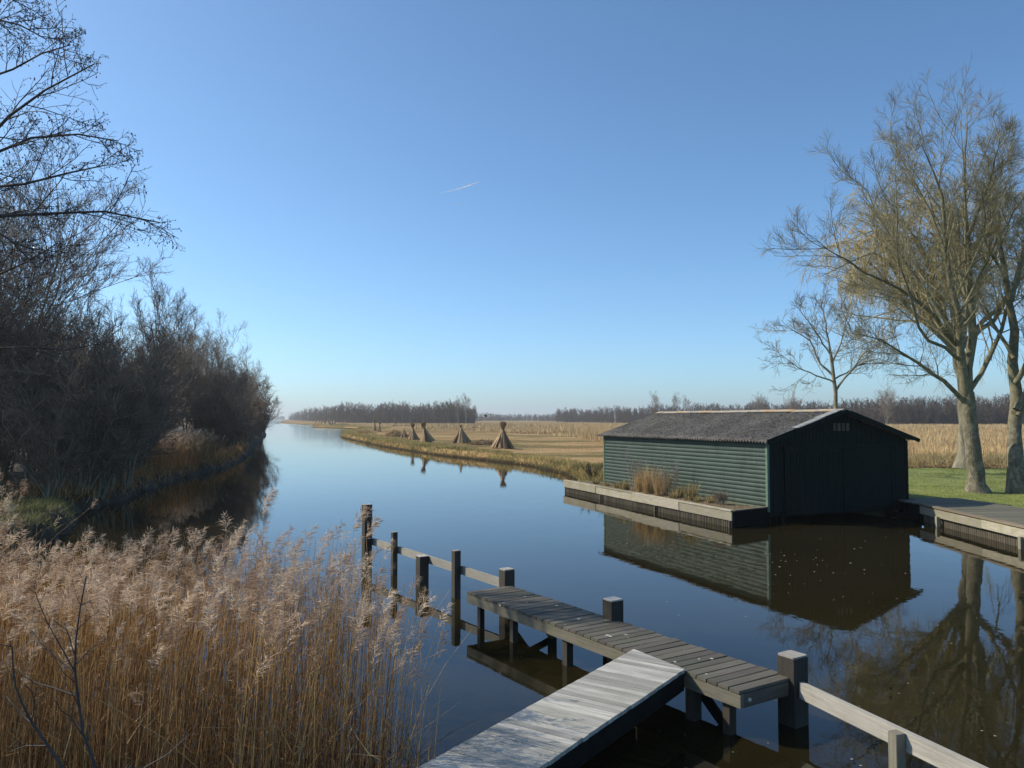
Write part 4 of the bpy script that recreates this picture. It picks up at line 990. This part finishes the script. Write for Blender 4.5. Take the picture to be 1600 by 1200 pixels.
# ---------------------------------------------------------------- reeds with plumes
def plume_template(seed, nf=54):
    rng = np.random.default_rng(seed); L = .26; t = np.sort(rng.random(nf))
    droop = .5+.6*rng.random()
    ax = np.stack([L*.55*droop*t**1.8, 0*t, L*(t-.28*droop*t**2.2)], -1)
    env = np.sin(np.pi*(t*.88+.10))**.8
    a = rng.random(nf)*6.283; dirv = np.stack([np.cos(a)*.55+.55, np.sin(a)*.6, .55-.5*rng.random(nf)-.25*droop*t], -1)
    dirv = unit(dirv)*(.045+.055*rng.random(nf))[:, None]*(.35+env[:, None])
    w_ = unit(np.cross(dirv, rng.normal(size=(nf, 3))))*.0030
    tip = ax+dirv; mid = ax+dirv*.5+np.array([0, 0, .004])
    return np.stack([ax, mid-w_, tip, mid+w_], 1)      # nf,4,3 lozenges
PT = [plume_template(i) for i in range(10)]
def reeds(name, x, y, z0, h, rng, label, dense_leaves=.5, plume=.6, wscale=1.0, lean=.06, pr_scale=1.0, wind=(.035, .0)):
    n_ = len(x); K = 5; base = np.stack([x, y, np.full(n_, z0) if np.isscalar(z0) else z0], -1)
    ln = rng.normal(size=(n_, 2))*lean+np.array(wind); bn = rng.normal(size=(n_, 2))*lean*.6+np.array(wind)
    t = np.linspace(0, 1, K)[None, :, None]
    pts = base[:, None, :]+np.concatenate([(ln[:, None]*t+bn[:, None]*t*t), np.broadcast_to(t, (n_, K, 1))], -1)*h[:, None, None]
    brk = rng.random(n_) < .05; pts[brk, 2:, :2] += (rng.normal(size=(brk.sum(), 1, 2))*.22)*np.array([1, 2, 3.2])[None, :, None]; pts[brk, 2:, 2] -= np.array([.02, .12, .3])[None]*h[brk, None]*rng.random((brk.sum(), 1))
    rad = (.0030*wscale)*np.linspace(1, .5, K)[None]*(.7+.6*rng.random((n_, 1)))
    v, q = tubes(pts, rad, 3); st = rng.random(n_)
    tt = np.clip(.10+.55*st[:, None]+np.linspace(-.1, .22, K)[None], 0, 1); parts = [(v, [q], np.repeat(tt.ravel(), 3))]
    # leaves
    m_ = int(n_*dense_leaves); i = rng.integers(0, n_, m_); tl = .25+.6*rng.random(m_); kk = (tl*(K-1)).astype(int)
    b = pts[i, kk]; a = rng.random(m_)*6.283
    hv = np.stack([np.cos(a)*.6, np.sin(a)*.6, .7*rng.random(m_)+.1], -1)*(.12+.28*rng.random((m_, 1)))
    v, f = blades(b, hv, np.full(m_, .010*wscale), rng, .3); parts.append((v, f, np.repeat(.35+.6*rng.random(m_), 5)))
    v, f, tt = merge(parts)
    root = build(name, v, f, M['reed'], tint=tt)
    # plumes
    sel = np.where(rng.random(n_) < plume)[0]; tp = pts[sel, -1]; V = []; T = []
    for k in range(10):
        s_ = sel[k::10]; tpk = tp[k::10]; m_ = len(s_)
        if not m_: continue
        az = rng.normal(size=m_)*.9+.15; sc = (.50+.65*rng.random(m_))*pr_scale; az = az+np.where(rng.random(m_) < .2, rng.random(m_)*6.28, 0); c, s = np.cos(az), np.sin(az)
        tm = PT[k][None]*sc[:, None, None, None]
        X = tm[..., 0]*c[:, None, None]-tm[..., 1]*s[:, None, None]; Y = tm[..., 0]*s[:, None, None]+tm[..., 1]*c[:, None, None]
        vv = np.stack([X, Y, tm[..., 2]-.05], -1)+tpk[:, None, None, :]; V.append(vv.reshape(-1, 3))
        T.append(np.repeat(np.clip(rng.random(m_)[:, None]*.75+rng.random((m_, tm.shape[1]))*.25, 0, 1).ravel(), 4))
    V = np.concatenate(V); k = np.arange(len(V)//4)[:, None]*4+np.arange(4)[None]
    p = build('plumes', V, [k], M['plume'], root, tint=np.concatenate(T)); tag(p, kind='stuff')
    return tag(root, label, 'reeds', kind='stuff')
rng = np.random.default_rng(202)
def rright(y): return np.interp(y, [4, 6, 7.5, 9.5, 10.5], [-.35, -.75, -1.15, -1.75, -2.6])
n_ = 5400; y = 6.05+rng.random(n_)*3.9; x = rright(y)-rng.random(n_)**1.1*(y*.72)
edge = (rright(y)-x); ok = rng.random(n_) < np.clip(.22+edge/1.8, 0, 1)*np.where(y < 7.6, 1, .62); x, y = x[ok], y[ok]; n_ = len(x)
h = (1.80+.30*rng.random(n_))*(.96+.05*sn(x, y, 1.5))-.42*(rng.random(n_) < .38)*rng.random(n_)+.14*(rng.random(n_) < .05)
gz = np.maximum(ground_z(x, y), -.25); h = h-np.clip(gz, 0, 1)
reeds('reed_bed', x, y, gz, h, rng, 'wide bed of tall brown reeds with feathery plumes at the lower left', .6, .34, 1.1)
n_ = 700; y = 8.5+rng.random(n_)*8; x = -y*.60-rng.random(n_)*2.6-.5
reeds('reed_bed', x, y, np.maximum(ground_z(x, y), -.2), 1.5+.5*rng.random(n_), rng, 'grey shaded reeds at the left edge before the mossy bank', .4, .6)
n_ = 2600; y = 39+rng.random(n_)*13; x = ledge(y)-.15-rng.random(n_)*3.2
reeds('reed_bed', x, y, ground_z(x, y)-.1, 1.25+.7*rng.random(n_), rng, 'brown reeds under the trees of the left bank at the water', .6, .55, 2.2, pr_scale=1.2)
# short broken stems at the foot of the bed
n_ = 2600; y = 5.6+rng.random(n_)*2.4; x = rright(y)+.35-rng.random(n_)*5; hv = (rng.normal(size=(n_, 3))*[.45, .45, 0]+[0, 0, 1])*(.15+.55*rng.random((n_, 1)))
v, f = blades(np.stack([x, y, np.zeros(n_)-.03], -1), hv, np.full(n_, .008), rng, .25)
tag(build('broken_reeds', v, f, M['reed'], tint=np.repeat(rng.random(n_), 5)), 'short broken and bent reed stems at the foot of the reed bed', 'reeds', kind='stuff')
# single tall reeds standing apart at the right end of the bed
def single(pxy_top, pxy_base, d0, label, plume=True, sc=1.0):
    t_, b_ = D(*pxy_top, d0), D(*pxy_base, d0)
    rng = np.random.default_rng(int(pxy_top[0])); org = np.array((b_.x, b_.y, 0.))
    pts = resample([Vector((b_.x, b_.y, -.1)), b_.lerp(t_, .5)+Vector((.02, 0, 0)), t_], 6)[None]-org
    v, q = tubes(pts, np.linspace(.0034, .0018, 6)[None], 4)
    r = build('single_reed', v, [q], M['reed'], tint=np.full(len(v), .75)); r.location = tuple(org)
    if plume:
        V = []
        for k in range(2): V.append((PT[(int(pxy_top[0])+k) % 10]*sc).reshape(-1, 3))
        V = np.concatenate(V)+np.array(tuple(t_))-org-np.array([0, 0, .04]); kk = np.arange(len(V)//4)[:, None]*4+np.arange(4)[None]
        build('plume', V, [kk], M['plume'], r, tint=np.repeat(rng.random(len(V)//4), 4))
    return tag(r, label, 'reed', 'single reeds standing apart from the bed')
single((622, 955), (624, 1120), 7.6, 'single reed with drooping plume in front of the second fence post', True, .8)
single((640, 1030), (652, 1140), 6.9, 'single reed with a ragged plume low down right of the bed', True, .8)
single((655, 975), (657, 1130), 7.6, 'faint single reed just right of the drooping one', True, .5)
single((672, 1060), (640, 1190), 6.4, 'bare leaning reed stem at the far right of the bed', False)
single((690, 1060), (668, 1195), 6.4, 'bare leaning reed stem nearest the gangway', False)
single((572, 838), (580, 1060), 8.6, 'tall reed whose plume droops in front of the tall end post', True, 1.15)
single((552, 826), (556, 1060), 8.8, 'tall reed with a nodding plume just left of the tall end post', True, 1.35)
single((410, 800), (420, 1080), 8.6, 'tallest reed plume of the bed standing over the dark reflection edge', True, 1.3)

# bare sapling in front of the reeds
sp = empty('sapling', tuple(P(140, 1230, 0)+Vector((0, 0, 0)))); d = 4.4
lines = [([(160, 1290), (150, 1200), (130, 1150), (123, 1100), (117, 1050), (116, 1020), (120, 985), (126, 945), (135, 900)], .012, .003),
         ([(105, 1210), (75, 1165), (50, 1130), (25, 1080), (20, 1040), (19, 1010), (8, 1003), (-10, 1005)], .009, .003),
         ([(150, 1260), (105, 1210), (98, 1200)], .011, .009),
         ([(117, 1050), (90, 1030), (62, 1003), (50, 985)], .004, .002), ([(117, 1050), (95, 1010), (75, 975), (60, 940), (55, 925)], .004, .002),
         ([(118, 1087), (85, 1075), (50, 1065), (25, 1045)], .005, .002), ([(116, 1022), (105, 985), (85, 970)], .003, .002),
         ([(52, 1132), (35, 1118), (15, 1095), (10, 1088)], .004, .002), ([(50, 1128), (55, 1100), (50, 1080), (38, 1070)], .004, .002),
         ([(119, 1037), (140, 1015), (165, 997)], .0035, .002), ([(124, 980), (140, 965), (155, 955)], .003, .0015), ([(128, 945), (143, 938)], .003, .0015),
         ([(130, 1150), (110, 1120), (95, 1110), (88, 1095)], .004, .002), ([(75, 1165), (40, 1165), (15, 1175)], .003, .002), ([(225, 1200), (260, 1180), (300, 1145)], .004, .002), ([(160, 1210), (200, 1200), (225, 1200)], .005, .004)]
lp = np.array(tuple(sp.location)); tv = []; tw = []
for i, (l_, r0, r1) in enumerate(lines):
    K = 9; pts = resample(px(l_, d, d+(.15 if i % 2 else -.15)*(i > 2)), K)[None]-lp; tt = tubes(pts, np.linspace(r0, r1, K)[None], 5)
    (tv if i < 3 else tw).append(tt)
    if i != 2:
        g = grow(pts, np.linspace(r0, r1, K)[None], 7, np.random.default_rng(i), ang=(30, 60), ratio=.18, minlen=.05, K=4, rr=.5); tw.append(tubes(g[0], np.maximum(g[1], .0012), 3))
v, f, _ = merge(tv); build('stems', v, f, M['twig_dark'], sp, smooth=True)
v, f, _ = merge(tw); build('twigs', v, f, M['twig_dark'], sp)
tag(sp, 'thin dark leafless sapling in front of the reeds at the lower left corner', 'sapling')

# ---------------------------------------------------------------- reed stooks
def stook(x, y, h, r, seed, label, legs=9, group='reed stooks standing on the mown meadow', flare=1.0, neck=.68, thin=1.0):
    rng = np.random.default_rng(seed); z = float(ground_z(x, y))
    root = empty('reed_stook', (x, y, z)); root.rotation_euler = (rng.normal()*.05, rng.normal()*.07, 0)
    V = []; parts = []
    # bundles: each a lumpy tapered tube, plus loose stems
    n_ = 420; b = rng.integers(0, legs, n_); ba = b/legs*6.283+rng.normal(size=n_)*.16+seed; rr = r*(.72+.34*rng.random(n_))*(.8+.35*((b*7+seed) % 3)/2)
    foot = np.stack([rr*np.cos(ba), rr*np.sin(ba), np.zeros(n_)], -1)
    nk = np.stack([.10*h/2*np.cos(ba)*rng.random(n_), .10*h/2*np.sin(ba)*rng.random(n_), np.full(n_, h*neck)], -1)
    mid = foot*.42+nk*.58-np.array([0, 0, .03])*h
    pts = np.stack([foot, mid, nk], 1); v, q = tubes(pts, np.array([[.026, .022, .014]])*h/2*(1+.5*rng.random((n_, 1)))*thin, 3)
    tn = np.repeat(np.clip(.25+.5*((b*5) % 7)/6+rng.normal(size=n_)*.12, 0, 1), 9)
    build('stems', v, [q], M['sheaf'], root, tint=tn)
    # solid core so it reads opaque
    m_ = 220; a = rng.random(m_)*6.283; c = rng.integers(0, 4, m_); ca = c*1.57+seed
    top = np.stack([(np.cos(ca)*.09+np.cos(a)*.09)*h/2*flare, (np.sin(ca)*.09+np.sin(a)*.09)*h/2*flare, h*(neck+(1-neck)*(.55+.45*rng.random(m_)))], -1)
    st = np.stack([.03*h*np.cos(a)*.5, .03*h*np.sin(a)*.5, np.full(m_, h*(neck-.05))], -1)
    v, q = tubes(np.stack([st, (st+top)/2*[1, 1, 1]+[0, 0, .0], top], 1), np.array([[.012, .016, .02]])*h/2*np.ones((m_, 1))*thin, 3)
    build('heads', v, [q], M['plume' if seed % 5 == 0 else 'sheaf'], root, tint=np.repeat(.15+rng.random(m_)*.6, 9))
    th = np.linspace(0, 2*np.pi, 11)[:-1]; ring = np.stack([.055*h*np.cos(th), .055*h*np.sin(th), np.full(10, h*neck)], -1)
    lp_ = np.concatenate([ring, ring[:1]])[None]; v, q = tubes(lp_, np.full((1, 11), .012*h/2), 4); build('tie', v, [q], M['rope'], root)
    return tag(root, label, 'reed stook', group)
def gp_(pxx, pyy, z=.42): return P(pxx, pyy, z)
for (pxx, pyy, h, r, sd, lb, kw) in ((784, 703, 2.35, .92, 1, 'largest stook, nearest the boathouse, with a dark knotted top', dict(flare=1.5)),
        (721, 694.5, 1.95, .95, 2, 'broad squat stook left of the largest one', dict(neck=.82, flare=.7, legs=12)),
        (667, 693, 2.35, .80, 3, 'slim stook with two horns of reed at the top', dict(flare=1.3)),
        (645, 688.5, 2.1, .72, 4, 'stook with one sheaf pointing to the upper right', dict(flare=1.6)),
        (592, 676, 2.0, .5, 6, 'narrow stook, nearer of the upright pair beyond the straw heap', dict(flare=1.2)),
        (585, 674, 2.5, .5, 7, 'narrow stook, taller and farther of the upright pair beyond the straw heap', dict(flare=1.2)),
        (632, 685, 1.2, .55, 8, 'half collapsed low stook at the right of the straw heap', dict(neck=.9, flare=.5))):
    p = gp_(pxx, pyy); stook(p.x, p.y, h, r, sd, lb, **kw)
for i, (pxx, pyy) in enumerate([(492, 661), (497, 661.2), (502, 661), (507, 661.3), (512, 662), (514.5, 664), (519, 663.8), (522, 663.2)]):
    p = gp_(pxx, pyy); stook(p.x, p.y, 2.3 if i < 5 else 2.6, .8, 20+i, ['one of the row of tiny distant stooks on the spit by the canal', 'one of the row of tiny distant stooks on the spit by the canal', 'one of the row of tiny distant stooks on the spit by the canal', 'one of the row of tiny distant stooks on the spit by the canal', 'one of the row of tiny distant stooks on the spit by the canal',
        'leftmost of the three darker distant stooks right of the tiny row', 'middle of the three darker distant stooks right of the tiny row', 'rightmost of the three darker distant stooks right of the tiny row'][i], thin=3)
def heap(name, pxx, pyy, rx, ry, h, seed, label, mat='straw', cat='straw heap'):
    p = gp_(pxx, pyy); rng = np.random.default_rng(seed); n_ = 900
    a = rng.random(n_)*6.283; r = np.sqrt(rng.random(n_)); x = rx*r*np.cos(a); y = ry*r*np.sin(a); z = h*(1-r**2)*(.6+.4*rng.random(n_))*(1+.3*sn(x, y, 2.5, seed))
    dv = unit(rng.normal(size=(n_, 3))*[1, .7, .35])*.35
    v, q = tubes(np.stack([np.stack([x, y, z], -1)-dv, np.stack([x, y, z+.05], -1), np.stack([x, y, z], -1)+dv], 1), np.full((n_, 3), .02), 3)
    v[:, 2] = np.maximum(v[:, 2], -.02)
    o = build(name, v, [q], M[mat], tint=np.repeat(rng.random(n_), 9)); o.location = (p.x, p.y, float(ground_z(p.x, p.y))); return tag(o, label, cat, 'heaps of cut reed on the meadow')
heap('straw_heap', 618, 684, 1.9, 1.3, .85, 1, 'pale golden heap of loose cut reed left of the stooks')
heap('straw_heap', 568, 678, 2.0, 1.5, .35, 2, 'low pale scatter of cut reed at the foot of the upright pair')
heap('straw_heap', 757, 697, 1.5, .8, .35, 3, 'low dark bundle of cut reed between the two nearest stooks', 'sheaf')
heap('straw_heap', 742, 671, 1.6, 1.0, .45, 4, 'small dark mound behind the two nearest stooks', 'sheaf')
heap('straw_heap', 537, 664, 3.0, 1.2, .5, 5, 'tiny dark mound right of the distant stooks', 'sheaf')

# ---------------------------------------------------------------- flecks on the water
rf_ = random.Random(12)
fl0 = None
spots = [(rf_.uniform(1195, 1420), rf_.triangular(830, 960, 865)) for _ in range(46)]+[(rf_.uniform(1240, 1560), rf_.uniform(930, 1150)) for _ in range(22)]+[(rf_.uniform(860, 1200), rf_.uniform(790, 980)) for _ in range(12)]+[(1200, 1161), (1145, 1175), (1325, 1177), (1331, 1186), (1345, 1196)]
for i, (a, b) in enumerate(spots):
    p = P(a, b, .004)
    if fl0 is None:
        V = [(0, 0, .006)]+[(.022*math.cos(k*1.0472)*(1+.4*(k % 2)), .016*math.sin(k*1.0472), 0) for k in range(6)]
        fl0 = build('floating_fleck', V, [[(0, k+1, (k+1) % 6+1) for k in range(6)]], M['fleck']); o = fl0
    else: o = fl0.copy(); SC.collection.objects.link(o)
    o.location = p; o.rotation_euler = (0, 0, rf_.random()*6); s = rf_.uniform(.3, 1.15)*(1.1 if b < 900 else .6); o.scale = (s, s, s)
    tag(o, 'tiny pale fleck of foam or petal floating on the dark canal', 'fleck', 'pale flecks floating on the water')

# ---------------------------------------------------------------- bird and contrail
bp = D(759, 651.5, 150)
bd = empty('bird', tuple(bp)); bd.scale = (2.3, 2.3, 2.3); tag(bd, 'black and white bird flying low over the reeds beyond the stooks', 'bird')
pts = np.array([[(-.26, 0, .05), (-.18, 0, .06), (-.05, 0, .0), (.12, 0, -.03), (.26, 0, -.03)]], dtype=float); rad = np.array([[.012, .045, .085, .06, .015]])
v, q = tubes(pts, rad, 8); build('body', v, [q], M['white'], bd, smooth=True)
for s in (-1, 1):
    V = [(-.08, s*.05, .03), (.10, s*.05, .0), (.06, s*.28, .16), (-.04, s*.48, .22), (-.12, s*.30, .18)]; V2 = [(a, b, c-.012) for a, b, c in V]
    build('wing', V+V2, [[(0, 1, 2, 3, 4)], [(9, 8, 7, 6, 5)], [(0, 5, 6, 1), (1, 6, 7, 2), (2, 7, 8, 3), (3, 8, 9, 4), (4, 9, 5, 0)]], M['black'], bd)
V = [(.24, -.05, -.02), (.24, .05, -.02), (.42, .09, -.03), (.42, -.09, -.03)]; build('tail', V+[(a, b, c-.01) for a, b, c in V], [[(0, 1, 2, 3), (7, 6, 5, 4), (0, 4, 5, 1), (1, 5, 6, 2), (2, 6, 7, 3), (3, 7, 4, 0)]], M['white'], bd)
ct = resample([D(688, 302, 6000), D(720, 294, 6000), D(749, 284, 6000)], 14)[None]; ct = ct+np.random.default_rng(2).normal(size=ct.shape)*[0, 0, .4]
v, q = tubes(ct, np.concatenate([np.linspace(.6, 4.2, 10), [4, 3, 1.5, .5]])[None], 8)
tag(build('contrail', v, [q], M['vapour'], smooth=True), 'short thin white vapour trail in the middle of the blue sky', 'contrail')

# ---------------------------------------------------------------- haze
hz = build('haze', [(x, y, z) for z in (-2.5, 60) for (x, y) in ((-3200, -70), (3200, -70), (3200, 6100), (-3200, 6100))],
           [[(0, 3, 2, 1), (4, 5, 6, 7), (0, 1, 5, 4), (1, 2, 6, 5), (2, 3, 7, 6), (3, 0, 4, 7)]], bpy.data.materials.new('haze'))
m = hz.data.materials[0]; m.use_nodes = True; n = m.node_tree.nodes; n.clear(); out = n.new('ShaderNodeOutputMaterial'); pv = n.new('ShaderNodeVolumePrincipled')
pv.inputs['Density'].default_value = .0003; pv.inputs['Color'].default_value = (.97, .98, 1, 1); pv.inputs['Anisotropy'].default_value = .3
m.node_tree.links.new(pv.outputs[0], out.inputs['Volume']); tag(hz, 'thin blue air haze over the whole landscape', 'haze', kind='stuff')

sp2 = resample([D(713.5, 319.6, 6000), D(716, 319.0, 6000), D(718.5, 319.2, 6000)], 6)[None]
v, q = tubes(sp2, np.array([[.5, 3, 4, 4, 3, .5]]), 8)
tag(build('contrail', v, [q], M['vapour'], smooth=True), 'tiny white speck of vapour just below the thin trail in the sky', 'contrail')
